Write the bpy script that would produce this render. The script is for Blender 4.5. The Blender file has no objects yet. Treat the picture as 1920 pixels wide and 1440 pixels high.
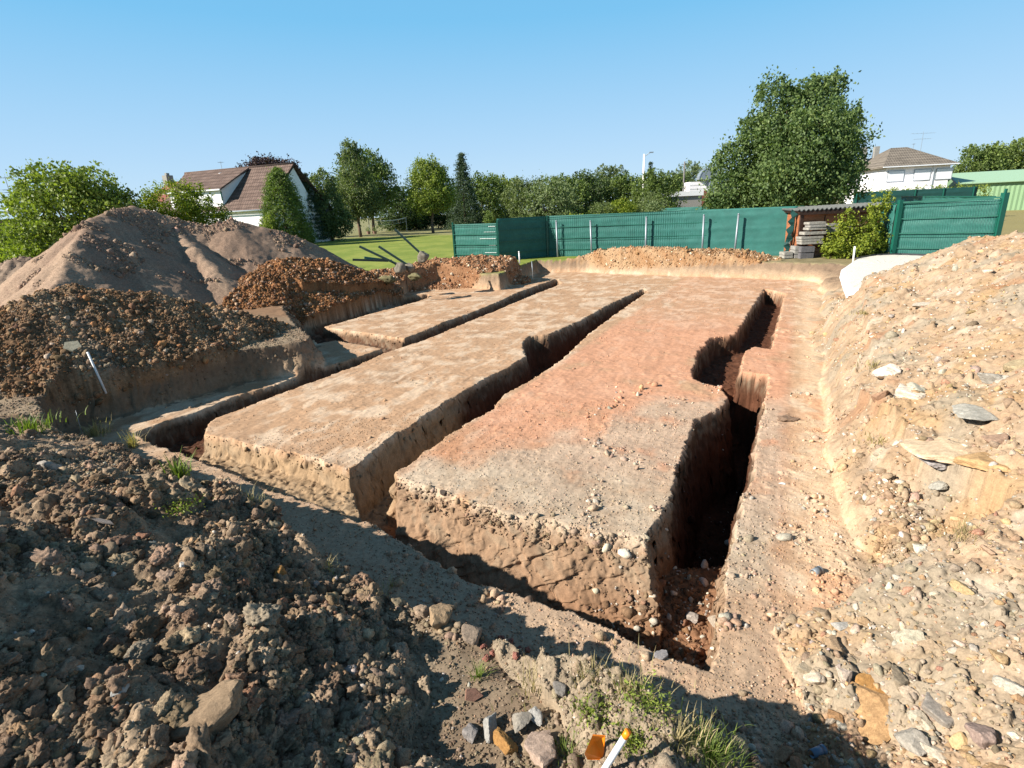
import bpy, math, random
import numpy as np
from math import radians, sin, cos, pi, atan2, sqrt
from mathutils import Vector, Matrix, Euler

# ---------------------------------------------------------------- camera, sky, sun
SC = bpy.context.scene
COL = SC.collection
PITCH, ROLL, FPX, CAMH = radians(17.618), radians(2.634), 1020.0, 2.85
cam_d = bpy.data.cameras.new("camera")
cam_d.sensor_width = 36.0
cam_d.lens = FPX / 1920 * 36
cam_d.clip_start = 0.05
cam_d.clip_end = 9000
cam = bpy.data.objects.new("camera", cam_d)
COL.objects.link(cam)
cam.location = (0, 0, CAMH)
cam.rotation_euler = (Matrix.Rotation(pi / 2 - PITCH, 3, 'X') @ Matrix.Rotation(-ROLL, 3, 'Z')).to_euler()
SC.camera = cam

SUN_EL, SUN_AZ = radians(32), radians(18)      # the sun stands to the left and slightly behind the camera
sdir = Vector((-cos(SUN_AZ) * cos(SUN_EL), -sin(SUN_AZ) * cos(SUN_EL), sin(SUN_EL)))
EXPO = 1.1
SKYK = 10 / 2 ** EXPO           # gives the clear sky its measured brightness at this exposure
W = bpy.data.worlds.new("World")
SC.world = W
W.use_nodes = True
wn = W.node_tree
sky = wn.nodes.new('ShaderNodeTexSky')
sky.sky_type = 'NISHITA'
sky.sun_disc = False
sky.sun_elevation = SUN_EL
sky.sun_rotation = atan2(sdir.x, sdir.y)
sky.altitude = 200
sky.air_density = 1.0
sky.dust_density = 0.1
sky.ozone_density = 4.0
bg = wn.nodes['Background']
bg.inputs[1].default_value = 0.1
tcw = wn.nodes.new('ShaderNodeTexCoord')
sep = wn.nodes.new('ShaderNodeSeparateXYZ')
wn.links.new(tcw.outputs['Generated'], sep.inputs[0])
rw = wn.nodes.new('ShaderNodeValToRGB')
rw.color_ramp.elements[0].color = (.600, .790, .945, 1)
rw.color_ramp.elements[1].color = (.05, .08, .13, 1)
for p_, c_ in ((.10, (.455, .700, .945)), (.28, (.205, .560, .890)), (.50, (.140, .460, .790)), (.70, (.09, .17, .28))):
    e_ = rw.color_ramp.elements.new(p_); e_.color = (*c_, 1)
wn.links.new(sep.outputs['Z'], rw.inputs[0])
vm = wn.nodes.new('ShaderNodeVectorMath'); vm.operation = 'SCALE'; vm.inputs['Scale'].default_value = SKYK
wn.links.new(rw.outputs[0], vm.inputs[0])
mxw = wn.nodes.new('ShaderNodeMix'); mxw.data_type = 'RGBA'; mxw.inputs[0].default_value = .96
wn.links.new(sky.outputs[0], mxw.inputs[6]); wn.links.new(vm.outputs[0], mxw.inputs[7])
wn.links.new(mxw.outputs[2], bg.inputs[0])
sl = bpy.data.lights.new("sun", 'SUN')
sl.energy = 5.0
sl.angle = radians(0.5)
sl.color = (1.0, 0.93, 0.82)
sun = bpy.data.objects.new("sun", sl)
COL.objects.link(sun)
sun.location = (0, 0, 30)
sun.rotation_euler = sdir.to_track_quat('Z', 'Y').to_euler()
SC.view_settings.view_transform = 'Standard'
SC.view_settings.look = 'None'
SC.view_settings.gamma = 1
SC.view_settings.exposure = EXPO

# ---------------------------------------------------------------- measuring helpers
def ray(u, v):
    x = (u - 960) / FPX
    y = -(v - 720) / FPX
    c, s = cos(-ROLL), sin(-ROLL)
    x, y = c * x - s * y, s * x + c * y
    cp, sp = cos(PITCH), sin(PITCH)
    return x, cp + y * sp, -sp + y * cp

def gz(u, v, z=0.0):
    r = ray(u, v)
    t = (z - CAMH) / r[2]
    return (r[0] * t, r[1] * t)

def at(u, v, Y):
    r = ray(u, v)
    t = Y / r[1]
    return (r[0] * t, Y, CAMH + r[2] * t)

RNG = np.random.default_rng(7)
random.seed(5)

def _hash(xi, yi, seed):
    h = (xi.astype(np.uint32) * np.uint32(374761393)) ^ (yi.astype(np.uint32) * np.uint32(668265263)) ^ np.uint32((seed * 2246822519 + 12345) & 0xffffffff)
    h ^= h >> np.uint32(13)
    h *= np.uint32(1274126177)
    h ^= h >> np.uint32(16)
    h *= np.uint32(2246822519)
    h ^= h >> np.uint32(15)
    return h

def gnoise(x, y, seed=0):
    xf = np.floor(x); yf = np.floor(y)
    fx = (x - xf).astype(np.float32); fy = (y - yf).astype(np.float32)
    xi = xf.astype(np.int64); yi = yf.astype(np.int64)
    ux = fx * fx * fx * (fx * (fx * 6 - 15) + 10); uy = fy * fy * fy * (fy * (fy * 6 - 15) + 10)
    def g(ox, oy):
        a = _hash(xi + ox, yi + oy, seed).astype(np.float32) * np.float32(2 * pi / 4294967296.0)
        return np.cos(a) * (fx - ox) + np.sin(a) * (fy - oy)
    a = g(0, 0); b = g(1, 0); c = g(0, 1); d = g(1, 1)
    return ((a + (b - a) * ux) * (1 - uy) + (c + (d - c) * ux) * uy) * 1.5

def fbm(x, y, sc, octs, seed=0, gain=0.5):
    t = 0; a = 1; n = 0
    for i in range(octs):
        t = t + a * gnoise(x / sc, y / sc, seed + i * 17)
        n += a; a *= gain; sc *= 0.5
    return t / n

def lumps(x, y, sc, seed, dens=0.8):
    """angular clods of random size and tilt on a jittered lattice"""
    wx = .28 * gnoise(x / sc * 2.1, y / sc * 2.1, seed + 50); wy = .28 * gnoise(x / sc * 2.1, y / sc * 2.1, seed + 60)
    x = x / sc + wx; y = y / sc + wy
    xf = np.floor(x).astype(np.int64); yf = np.floor(y).astype(np.int64)
    out = np.zeros(x.shape, np.float32)
    for ox in (-1, 0, 1):
        for oy in (-1, 0, 1):
            h = _hash(xf + ox, yf + oy, seed)
            jx = (h & np.uint32(1023)).astype(np.float32) / 1023
            jy = ((h >> np.uint32(10)) & np.uint32(1023)).astype(np.float32) / 1023
            r = ((h >> np.uint32(20)) & np.uint32(1023)).astype(np.float32) / 1023
            h2 = _hash(xf + ox, yf + oy, seed + 99)
            tx = (h2 & np.uint32(1023)).astype(np.float32) / 1023 - .5
            ty = ((h2 >> np.uint32(10)) & np.uint32(1023)).astype(np.float32) / 1023 - .5
            on = r < dens
            r = 0.2 + 0.6 * (r / dens) ** 3
            dx = x - (xf + ox + jx); dy = y - (yf + oy + jy)
            dd = np.sqrt(dx * dx * (1 + tx) + dy * dy * (1 - tx) + dx * dy * ty * 2)
            q = np.minimum(.62 * r, (r - dd) * 1.5) + (tx * dx + ty * dy) * .9
            out = np.maximum(out, np.where(on & (dd < r), q, 0))
    return out

def sst(a, b, x):
    if b < a: return 1 - sst(b, a, x)
    t = np.clip((x - a) / (b - a), 0, 1)
    return t * t * (3 - 2 * t)

def segd(x, y, a, b):
    dx, dy = b[0] - a[0], b[1] - a[1]
    t = np.clip(((x - a[0]) * dx + (y - a[1]) * dy) / (dx * dx + dy * dy + 1e-12), 0, 1)
    return np.hypot(x - a[0] - t * dx, y - a[1] - t * dy), t

def inside(x, y, P):
    r = np.zeros(x.shape, bool)
    n = len(P)
    for i in range(n):
        (x0, y0), (x1, y1) = P[i], P[(i + 1) % n]
        if y0 == y1: continue
        c = ((y0 > y) != (y1 > y)) & (x < (x1 - x0) * (y - y0) / (y1 - y0) + x0)
        r ^= c
    return r

# ---------------------------------------------------------------- the excavation, measured at floor level (z = 0)
def P0(*pts): return [gz(u, v, 0.0) for u, v in pts]

def slopes(n, **kw): return [kw.get('s%d' % i, kw.get('d', 6.0)) for i in range(n)]

PIT = [gz(u, v, .72) for u, v in [(200, 827), (253, 845), (300, 873), (393, 920), (460, 947), (517, 973), (580, 1027), (640, 1040), (707, 1090), (813, 1120), (900, 1150), (950, 1180), (987, 1217), (1073, 1255), (1140, 1275), (1187, 1300), (1250, 1345), (1297, 1368), (1360, 1365), (1407, 1385), (1440, 1440), (1450, 1560), (1460, 1700)]]
PIT += [(1.3, -1.2), (4.4, -1.2), (4.0, 2.0)]
PIT += [(3.55, 4.3), (4.0, 5.5), (5.2, 7.6), (6.1, 9.2), (8.6, 13.2), (10.6, 16.4), (11.3, 17.6)]
PIT += [gz(u, v, .6) for u, v in [(1575, 494), (1480, 492), (1400, 490), (1300, 489), (1200, 487), (1100, 485), (1005, 487), (935, 514), (880, 512), (820, 512), (760, 519), (700, 529), (640, 538), (590, 546), (548, 556), (528, 575), (556, 610), (582, 632), (560, 642), (430, 660), (320, 688), (230, 706), (120, 728), (70, 748), (90, 800)]]

C_CREST = [(1208, 1002), (1100, 985), (980, 962), (900, 938), (820, 912), (745, 888)]
OUT0 = [(247, 813), (300, 840), (363, 862), (433, 890), (510, 923), (580, 945), (650, 972), (700, 985), (753, 1015), (813, 1055), (907, 1103), (1023, 1132), (1100, 1160), (1167, 1190), (1207, 1215), (1273, 1243), (1343, 1262)]
T = []
def trench(pts, sl, depth): T.append((P0(*pts), sl, depth))
p = OUT0 + C_CREST + [(657, 878), (600, 862), (520, 842), (450, 828), (383, 812)]
s = [6.0] * len(p)
n0 = len(OUT0)
s[n0 - 1] = None
for i in range(n0, n0 + len(C_CREST) - 1): s[i] = 0.82
s[n0 + len(C_CREST) - 1] = None
for i in range(n0 + len(C_CREST), len(p) - 1): s[i] = 3.2
s[-1] = None
trench(p, s, lambda x, y: 0.27 + 0.78 * sst(-1.9, -.4, x))
# trench between the two big blocks
p = [(657, 878), (700, 842), (793, 780), (850, 745), (910, 710), (955, 686), (984, 668), (978, 643), (993, 629), (1027, 626), (1080, 605), (1143, 570), (1208, 541),
     (1213, 548), (1160, 585), (1093, 636), (1067, 665), (1010, 705), (943, 743), (920, 770), (867, 800), (803, 846), (742, 886), (735, 960), (665, 930)]
s = [5.0] * 12 + [5.0] + [4.0] * 9 + [None, None, None]
trench(p, s, lambda x, y: 0.62 + 0.15 * sst(9, 11, y) - .25 * sst(13, 17, y))
# long left trench
p = [(247, 813), (307, 790), (363, 773), (430, 747), (500, 727), (567, 703), (640, 680), (720, 652), (757, 634), (850, 598), (930, 567), (957, 554), (1045, 522), (1052, 532), (960, 570), (893, 597), (817, 629), (720, 663), (673, 685), (633, 701), (523, 738), (457, 765), (400, 786), (383, 812), (340, 850)]
s = [4.0] * 7 + [None] + [5.0] * 2 + [2.5] + [5.0] * 12 + [None, None]
trench(p, s, lambda x, y: 0.36 - .1 * sst(14, 20, y))
# trench to the left of the small block
p = [(545, 618), (600, 603), (660, 588), (760, 556), (803, 551), (804, 559), (760, 571), (693, 590), (607, 613), (600, 640), (560, 636)]
trench(p, [4.0] * 8 + [None, None, 3.0], lambda x, y: 0.3 + 0 * x)
# cross trench in front of the small block
p = [(592, 645), (627, 640), (693, 649), (722, 654), (757, 634), (607, 613), (575, 625)]
trench(p, [3.0, 3.0, 3.0, None, 2.2, None, 3.0], lambda x, y: 0.26 + 0 * x)
# right trench
p = [(1208, 1002), (1245, 960), (1262, 890), (1297, 790), (1350, 762), (1362, 745), (1350, 727), (1300, 713), (1297, 693), (1310, 657), (1333, 633), (1378, 627), (1397, 597), (1433, 541), (1473, 550), (1457, 613), (1447, 655), (1413, 650), (1395, 660), (1389, 697), (1443, 703), (1432, 780), (1413, 880), (1393, 960), (1378, 1013), (1367, 1087), (1350, 1177), (1343, 1262), (1205, 1190)]
s = [6.0] * 14 + [7.0] * 13 + [None, 4.0]
def d5(x, y): return 0.6 + 0.8 * sst(4.55, 4.75, y) - .95 * sst(8.6, 9.6, y)
trench(p, s, d5)

# ---------------------------------------------------------------- the heaps: ridges with a slope
def R(*pts): return [at(*q) for q in pts]
HEAPS = [  # key, ridge points, slope, rounding
    ('grey', R((150, 428, 15.4), (168, 412, 15.8)) + R((168, 412, 15.8), (125, 480, 13.8), (90, 560, 12.0)), .74, .08),
    ('grey', R((168, 412, 15.8), (215, 396, 17.3), (248, 388, 18.3), (330, 412, 18.8), (390, 422, 19.1), (430, 414, 19.4), (520, 430, 20.0), (600, 464, 20.8), (665, 500, 21.6)), .72, .08),
    ('grey', R((320, 425, 18.4), (365, 465, 17.2), (410, 512, 16.2)), .72, .1),
    ('far', R((-60, 520, 15), (40, 486, 15.5), (85, 500, 15.5)), .6, .15),
    ('brown', R((-80, 640, 8.3), (0, 600, 8.8), (60, 562, 9.3), (130, 540, 9.9), (260, 549, 10.5), (380, 572, 11.1), (470, 598, 11.6), (545, 622, 12.1)), .60, .15),
    ('orange', R((440, 548, 15.8), (480, 513, 16.7), (530, 488, 17.8), (600, 489, 18.9), (655, 505, 20.0), (720, 521, 21.3), (770, 530, 22.0)), .55, .2),
    ('low', R((690, 510, 21.2), (760, 500, 22), (800, 490, 22.6), (880, 482, 22.6), (950, 483, 22.8)), .55, .15),
    ('spoil', R((1060, 474, 25.0), (1120, 464, 24.7), (1200, 464, 24.1), (1290, 467, 23.1), (1400, 473, 21.9), (1450, 486, 21.2)), .5, .15),
    ('clay', R((1778, 489, 17.0), (1802, 480, 14.0), (1862, 456, 11.4), (1925, 441, 9.7)) + [(8.0, 6.0, 2.1), (7.0, 3.0, 2.05), (6.0, .2, 1.9), (5.3, -2, 1.8)], .48, .25),
    ('clay', [(5.6, 4.6, 1.3), (5.0, 3.0, 1.2), (4.3, 1.2, 1.05), (4.0, -1, 1.0)], .42, .2),
    ('front', [(-9.5, 7.2, 1.15), (-6.9, 5.2, 1.2), (-4.3, 3.5, 1.35), (-2.95, 2.5, 1.38), (-2.0, 1.6, 1.3), (-1.2, .7, 1.15), (-.4, -.4, 1.0), (0, -2, 1.0)], .43, .3),
    ('front', [(-.9, 3.1, .80), (-.2, 2.7, .84), (.4, 2.1, .88), (.55, 1.5, .9), (.5, .6, .95)], .55, .12),
    ('front', [(-2.5, 3.6, 1.0), (-1.5, 2.8, .98), (-.6, 2.1, .85)], .45, .2),
    ('front', [(-3.35, 2.6, 1.7), (-2.55, 1.9, 1.55), (-2.0, 1.2, 1.3)], 1.0, .15),
]
KEYS = ['ground', 'lawn', 'grey', 'far', 'brown', 'orange', 'low', 'spoil', 'clay', 'front']
HAMP = {'grey': (.10, .035), 'far': (.1, .04), 'brown': (.10, .05), 'orange': (.10, .06), 'low': (.06, .035), 'spoil': (.10, .05), 'clay': (.10, .06), 'front': (.14, .07)}

def height(x, y, fine=True):
    x = np.asarray(x, np.float64); y = np.asarray(y, np.float64)
    shp = x.shape
    x = x.ravel(); y = y.ravel()
    n = len(x)
    base = .6 + .04 * fbm(x, y, 3.0, 3, 5) - .22 * sst(2.0, 3.2, x * .887 - y * .462 + 1.6) * (1 - sst(13, 17, y))
    z = base.copy()
    kid = np.ones(n, np.int16)
    dep = np.zeros(n, np.float32)      # how far below the original surface a cut wall lies
    near = (x > -14) & (x < 16) & (y > -1) & (y < 27)
    xi = x[near]; yi = y[near]
    wx = xi + .05 * fbm(xi, yi, .5, 3, 11) + .028 * fbm(xi, yi, .16, 2, 13) + .006 * gnoise(xi / .05, yi / .05, 12)
    wy = yi + .05 * fbm(xi, yi, .5, 3, 21) + .028 * fbm(xi, yi, .16, 2, 23) + .006 * gnoise(xi / .05, yi / .05, 22)
    ins = inside(wx, wy, PIT)
    d = np.full(xi.shape, 9.0)
    for i in range(len(PIT)):
        dd, t = segd(wx, wy, PIT[i], PIT[(i + 1) % len(PIT)])
        d = np.minimum(d, dd)
    zi = z[near]; ki = kid[near]; di = dep[near]
    kb = 1.35 - .80 * sst(.4, 1.0, xi * .887 - yi * .462) + .4 * fbm(xi, yi, 1.5, 2, 31) + 2.4 * sst(-8.0, -9.0, xi * .887 - yi * .462) * (1 - sst(12.6, 13.6, yi) * (1 - sst(18.5, 19.5, yi))) + 1.8 * sst(4.9, 4.5, xi * .462 + yi * .887) * (1 - sst(.5, 1.0, xi * .887 - yi * .462))
    floor = .03 * fbm(xi, yi, 1.6, 4, 41) + .05 * np.exp(-d / .25) * (1 - sst(.2, .7, xi * .887 - yi * .462))
    zb = np.maximum(floor, zi - kb * d - .02)
    zi = np.where(ins, np.minimum(zi, zb), zi)
    ki = np.where(ins, 0, ki)
    # lip of the pit kept rough
    band = np.exp(-(d / .35) ** 2)
    zi += band * .03 * fbm(xi, yi, .25, 3, 51)
    cut = np.zeros(xi.shape)
    for P, sl_, D in T:
        q = np.array(P)
        m = (xi > q[:, 0].min() - .3) & (xi < q[:, 0].max() + .3) & (yi > q[:, 1].min() - .3) & (yi < q[:, 1].max() + .3)
        if not m.any(): continue
        a = wx[m]; b = wy[m]
        rag = .03 * fbm(a, b, .22, 3, 61)
        it = inside(a, b, P)
        c = np.full(a.shape, 9.0)
        for i in range(len(P)):
            if sl_[i] is None: continue
            dd, t = segd(a, b, P[i], P[(i + 1) % len(P)])
            c = np.minimum(c, (dd + rag) * sl_[i])
        Dm = D(a, b) + .02 * fbm(a, b, .3, 3, 71)
        c = np.clip(c - .03, 0, None)
        c = np.where(it, np.minimum(Dm, c), 0)
        # rounded shoulder outside and inside of the edge
        cut[m] = np.maximum(cut[m], c)
    zi = zi - cut
    di = cut
    z[near] = zi; kid[near] = ki; dep[near] = di
    # heaps
    hm = (np.abs(x) < 30) & (y > -6) & (y < 30)
    hx = x[hm]; hy = y[hm]
    big = fbm(hx, hy, 1.6, 4, 81)
    med = fbm(hx, hy, .5, 4, 91)
    zh = z[hm]; kh = kid[hm]; kpit = kh.copy()
    zflat = zh.copy()
    for key, rid, sl_, rd in HEAPS:
        q = np.array(rid)
        r = 2.6 / sl_
        m = (hx > q[:, 0].min() - r) & (hx < q[:, 0].max() + r) & (hy > q[:, 1].min() - r) & (hy < q[:, 1].max() + r)
        if not m.any(): continue
        a = hx[m]; b = hy[m]
        best = np.full(a.shape, -9.0)
        for i in range(len(rid) - 1):
            dd, t = segd(a, b, rid[i], rid[i + 1])
            zr = rid[i][2] + t * (rid[i + 1][2] - rid[i][2])
            best = np.maximum(best, zr - (np.sqrt((sl_ * dd) ** 2 + rd * rd) - rd))
        A, B = HAMP[key]
        best = best + A * big[m] * 1.3 * (.35 if key == 'spoil' else 1) + B * med[m] * 1.6 - (.19 if key == 'front' else 0)
        cur = zh[m]
        if key in ('clay', 'front', 'brown', 'orange', 'low', 'spoil'):
            # heaps stop at the cut face of the pit and do not fill the trenches
            if key in ('orange', 'brown', 'spoil', 'low'):
                best = np.where(cut_at(a, b, m, hm, dep) > .02, cur, best - np.where(kh[m] == 0, np.clip(.55 - cur, 0, 1) * {'brown': 1.7, 'spoil': 2.6, 'low': 1.2}.get(key, .45), 0))
            elif key != 'clay':
                lim = np.where(kpit[m] == 0, cur, 9)
                best = np.minimum(best, lim)
            else:
                best = np.where(cut_at(a, b, m, hm, dep) > .02, cur, best - np.where(kh[m] == 0, np.clip(.5 - cur, 0, 1) * 1.6 * sst(3.0, 3.6, b), 0))
        up = best > cur + .004
        zh[m] = np.where(up, best, cur)
        kk = kh[m]; kk[up] = KEYS.index(key); kh[m] = kk
    z[hm] = zh; kid[hm] = kh
    if fine:
        m = hm & ((kid >= 2))
        a = x[m]; b = y[m]; k = kid[m]
        far = np.hypot(a, b)
        rough = np.where(k == 2, .28, 1.0)
        rough = np.where(k == 8, .95, rough)
        # lumpy crown of the grey heap, smooth flanks
        wl = np.clip(1.2 + 1.6 * fbm(a, b, 1.4, 2, 101), .15, 1.5)
        L1 = lumps(a, b, .30, 3) * .30 * .5 + .035 * fbm(a, b, .2, 5, 103, .65)
        L2 = lumps(a + .1, b, .12, 4) * .12 * .55
        L3 = lumps(a, b + .05, .05, 6) * .05 * .6
        z[m] += rough * wl * (L1 * .7 + L2) + L3 * np.where(k == 2, .6, 1)
        m2 = hm & (kid == 0) & (np.hypot(x, y) < 26)
        a = x[m2]; b = y[m2]
        spot = np.clip(fbm(a, b, 1.1, 3, 111) * 2.2, 0, 1)
        right = sst(0, 1.5, a - .42 * b + .6)
        z[m2] += lumps(a, b, .11, 7, .5) * .11 * (.10 + .28 * spot * (.3 + right)) + lumps(a, b, .04, 8, .6) * .04 * (.12 + .3 * spot) + .008 * fbm(a, b, .16, 3, 121) + .008 * fbm((a * .887 - b * .462) * 3.2 + .4 * fbm(a, b, 1.2, 2, 123), (a * .462 + b * .887) * .45, .4, 3, 122) + (lumps(a, b, .25, 9, .35) * .25 * .25 * right * spot)
        m3 = hm & (dep > .03) & (kid == 0)
        a = x[m3]; b = y[m3]
        z[m3] += .035 * fbm(a, b, .09, 3, 131)
    m4 = hm & (kid == 0) & (z > .06)
    a = x[m4]; b = y[m4]
    z[m4] += (.055 + .05 * sst(.6, 1.0, a * .887 - b * .462)) * fbm(a, b, .35, 5, 151, .6) + lumps(a, b, .16, 152, .5) * .16 * .35
    m = kid == 1
    z[m] += .01 * fbm(x[m], y[m], .3, 2, 141)
    return z.reshape(shp), kid.reshape(shp), dep.reshape(shp)

def cut_at(a, b, m, hm, dep):
    return dep[hm][m]

def roughen(x, y, z, k, dep):
    """ragged cut faces: push the points of the walls sideways"""
    m = (k == 0) & ((dep > .02) | (z > .08)) & (np.hypot(x, y) < 26)
    a, b, c = x[m], y[m], z[m]
    am = .75 + .5 * gnoise(a / .7, b / .7, 401)
    for sc, amp in ((.30, .045), (.12, .032), (.045, .016)):
        x[m] += amp * am * gnoise((a + 1.31 * c) / sc, (b - 1.77 * c) / sc, 411)
        y[m] += amp * am * gnoise((a - 1.53 * c) / sc, (b + 1.19 * c) / sc, 421)
    return x, y
# ---------------------------------------------------------------- materials
def newmat(name, rough=.9, spec=.2):
    m = bpy.data.materials.new(name)
    m.use_nodes = True
    b = m.node_tree.nodes['Principled BSDF']
    b.inputs['Roughness'].default_value = rough
    b.inputs['Specular IOR Level'].default_value = spec
    return m, m.node_tree, b

def N(nt, t, **kw):
    n = nt.nodes.new(t)
    for k, v in kw.items():
        if k in n.inputs: n.inputs[k].default_value = v
        else: setattr(n, k, v)
    return n

def ramp(nt, stops):
    r = nt.nodes.new('ShaderNodeValToRGB')
    e = r.color_ramp.elements
    e[0].position = stops[0][0]; e[0].color = (*stops[0][1], 1)
    e[1].position = stops[-1][0]; e[1].color = (*stops[-1][1], 1)
    for p_, c in stops[1:-1]:
        q = e.new(p_); q.color = (*c, 1)
    return r

def mixc(nt, kind, f, a, b):
    m = nt.nodes.new('ShaderNodeMix'); m.data_type = 'RGBA'; m.blend_type = kind
    for s_, v in ((m.inputs[0], f), (m.inputs[6], a), (m.inputs[7], b)):
        if isinstance(v, (float, int)): s_.default_value = v
        elif isinstance(v, tuple): s_.default_value = (*v, 1)
        else: nt.links.new(v, s_)
    return m.outputs[2]

def soil_mat(name, attr=True, col=(.3, .22, .15), s1=26, s2=110, amp=.5, bump=.5, objcol=False, bdist=.006):
    m, nt, b = newmat(name, .95, .12)
    tc = N(nt, 'ShaderNodeNewGeometry' if not objcol else 'ShaderNodeTexCoord')
    vec = tc.outputs['Position'] if not objcol else tc.outputs['Object']
    n1 = N(nt, 'ShaderNodeTexNoise', Scale=s1, Detail=8.0, Roughness=.7)
    n2 = N(nt, 'ShaderNodeTexNoise', Scale=s2, Detail=4.0, Roughness=.7)
    nt.links.new(vec, n1.inputs['Vector']); nt.links.new(vec, n2.inputs['Vector'])
    r1 = ramp(nt, [(.3, (1 - amp,) * 3), (.7, (1 + amp * .8,) * 3)])
    nt.links.new(n1.outputs[0], r1.inputs[0])
    r2 = ramp(nt, [(.3, (.8,) * 3), (.7, (1.2,) * 3)])
    nt.links.new(n2.outputs[0], r2.inputs[0])
    if objcol:
        oi = N(nt, 'ShaderNodeObjectInfo'); base = oi.outputs['Color']
    elif attr:
        at_ = N(nt, 'ShaderNodeAttribute', attribute_name='soil'); base = at_.outputs['Color']
    else:
        rg = N(nt, 'ShaderNodeRGB'); rg.outputs[0].default_value = (*col, 1); base = rg.outputs[0]
    c = mixc(nt, 'MULTIPLY', 1.0, base, r1.outputs[0])
    c = mixc(nt, 'MULTIPLY', 1.0, c, r2.outputs[0])
    nt.links.new(c, b.inputs['Base Color'])
    ad = N(nt, 'ShaderNodeMath', operation='ADD')
    nt.links.new(n1.outputs[0], ad.inputs[0]); nt.links.new(n2.outputs[0], ad.inputs[1])
    bp = N(nt, 'ShaderNodeBump', Strength=bump, Distance=bdist)
    nt.links.new(ad.outputs[0], bp.inputs['Height'])
    nt.links.new(bp.outputs[0], b.inputs['Normal'])
    return m

M = {}
M['soil'] = soil_mat('bare_soil', bump=.6, bdist=.01)
M['floor'] = soil_mat('packed_soil', s1=18, s2=90, amp=.22, bump=.35)
M['clod'] = soil_mat('loose_clods', s1=40, s2=160, amp=.4, bump=.6, bdist=.008)
M['rock'] = soil_mat('single_stones', objcol=True, s1=4, s2=22, amp=.4, bump=.6, bdist=.008)

def plain(name, col, rough=.6, spec=.3, var=.12, sc=6.0, bump=0.0, metallic=0.0, stretch=None):
    m, nt, b = newmat(name, rough, spec)
    tc = N(nt, 'ShaderNodeTexCoord')
    n1 = N(nt, 'ShaderNodeTexNoise', Scale=sc, Detail=6.0, Roughness=.65)
    if stretch:
        mp = N(nt, 'ShaderNodeMapping'); mp.inputs['Scale'].default_value = stretch
        nt.links.new(tc.outputs['Object'], mp.inputs[0]); nt.links.new(mp.outputs[0], n1.inputs['Vector'])
    else:
        nt.links.new(tc.outputs['Object'], n1.inputs['Vector'])
    r1 = ramp(nt, [(.3, tuple(c * (1 - var) for c in col)), (.7, tuple(min(1, c * (1 + var)) for c in col))])
    nt.links.new(n1.outputs[0], r1.inputs[0])
    nt.links.new(r1.outputs[0], b.inputs['Base Color'])
    b.inputs['Metallic'].default_value = metallic
    if bump:
        bp = N(nt, 'ShaderNodeBump', Strength=bump, Distance=.02)
        nt.links.new(n1.outputs[0], bp.inputs['Height']); nt.links.new(bp.outputs[0], b.inputs['Normal'])
    return m

def leaf_mat(name, dark, light, sc=.9, yellow=None):
    m, nt, b = newmat(name, .55, .25)
    at_ = N(nt, 'ShaderNodeAttribute', attribute_name='leaf')
    tc = N(nt, 'ShaderNodeNewGeometry')
    n1 = N(nt, 'ShaderNodeTexNoise', Scale=sc, Detail=3.0)
    nt.links.new(tc.outputs['Position'], n1.inputs['Vector'])
    ad = N(nt, 'ShaderNodeMath', operation='MULTIPLY_ADD'); ad.inputs[1].default_value = .7
    nt.links.new(n1.outputs[0], ad.inputs[0])
    mu = N(nt, 'ShaderNodeMath', operation='MULTIPLY_ADD'); mu.inputs[1].default_value = .6; mu.inputs[2].default_value = -.15
    nt.links.new(at_.outputs['Fac'], mu.inputs[0]); nt.links.new(mu.outputs[0], ad.inputs[2])
    st = [(.1, dark), (.75, light)]
    if yellow: st.append((.98, yellow))
    r1 = ramp(nt, st)
    nt.links.new(ad.outputs[0], r1.inputs[0])
    nt.links.new(r1.outputs[0], b.inputs['Base Color'])
    tr = N(nt, 'ShaderNodeBsdfTranslucent')
    c = mixc(nt, 'MULTIPLY', 1.0, r1.outputs[0], (1.3, 1.5, .5))
    nt.links.new(c, tr.inputs['Color'])
    mx = N(nt, 'ShaderNodeMixShader'); mx.inputs[0].default_value = .3
    nt.links.new(b.outputs[0], mx.inputs[1]); nt.links.new(tr.outputs[0], mx.inputs[2])
    nt.links.new(mx.outputs[0], nt.nodes['Material Output'].inputs['Surface'])
    return m

# ---------------------------------------------------------------- object helpers
def tag(o, label=None, cat=None, group=None, kind=None):
    if label: o['label'] = label
    if cat: o['category'] = cat
    if group: o['group'] = group
    if kind: o['kind'] = kind
    return o

def link(name, me, mat, parent=None, smooth=False):
    o = bpy.data.objects.new(name, me)
    COL.objects.link(o)
    if mat is not None and len(me.materials) == 0:
        me.materials.append(mat)
    if parent: o.parent = parent
    if smooth: me.polygons.foreach_set('use_smooth', np.ones(len(me.polygons), bool))
    return o

def mesh_np(name, v, f, attrs=None):
    """v (n,3) float, f (m,k) int with constant k"""
    me = bpy.data.meshes.new(name)
    v = np.ascontiguousarray(v, np.float32); f = np.ascontiguousarray(f, np.int32)
    me.vertices.add(len(v)); me.vertices.foreach_set('co', v.ravel())
    k = f.shape[1]
    me.loops.add(f.size); me.loops.foreach_set('vertex_index', f.ravel())
    me.polygons.add(len(f))
    me.polygons.foreach_set('loop_start', np.arange(0, f.size, k, dtype=np.int32))
    if attrs:
        for nm, (typ, dat) in attrs.items():
            a = me.attributes.new(nm, typ, 'POINT')
            if typ == 'FLOAT_COLOR': a.data.foreach_set('color', np.ascontiguousarray(dat, np.float32).ravel())
            else: a.data.foreach_set('value', np.ascontiguousarray(dat, np.float32).ravel())
    me.update(calc_edges=True)
    return me

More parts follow.
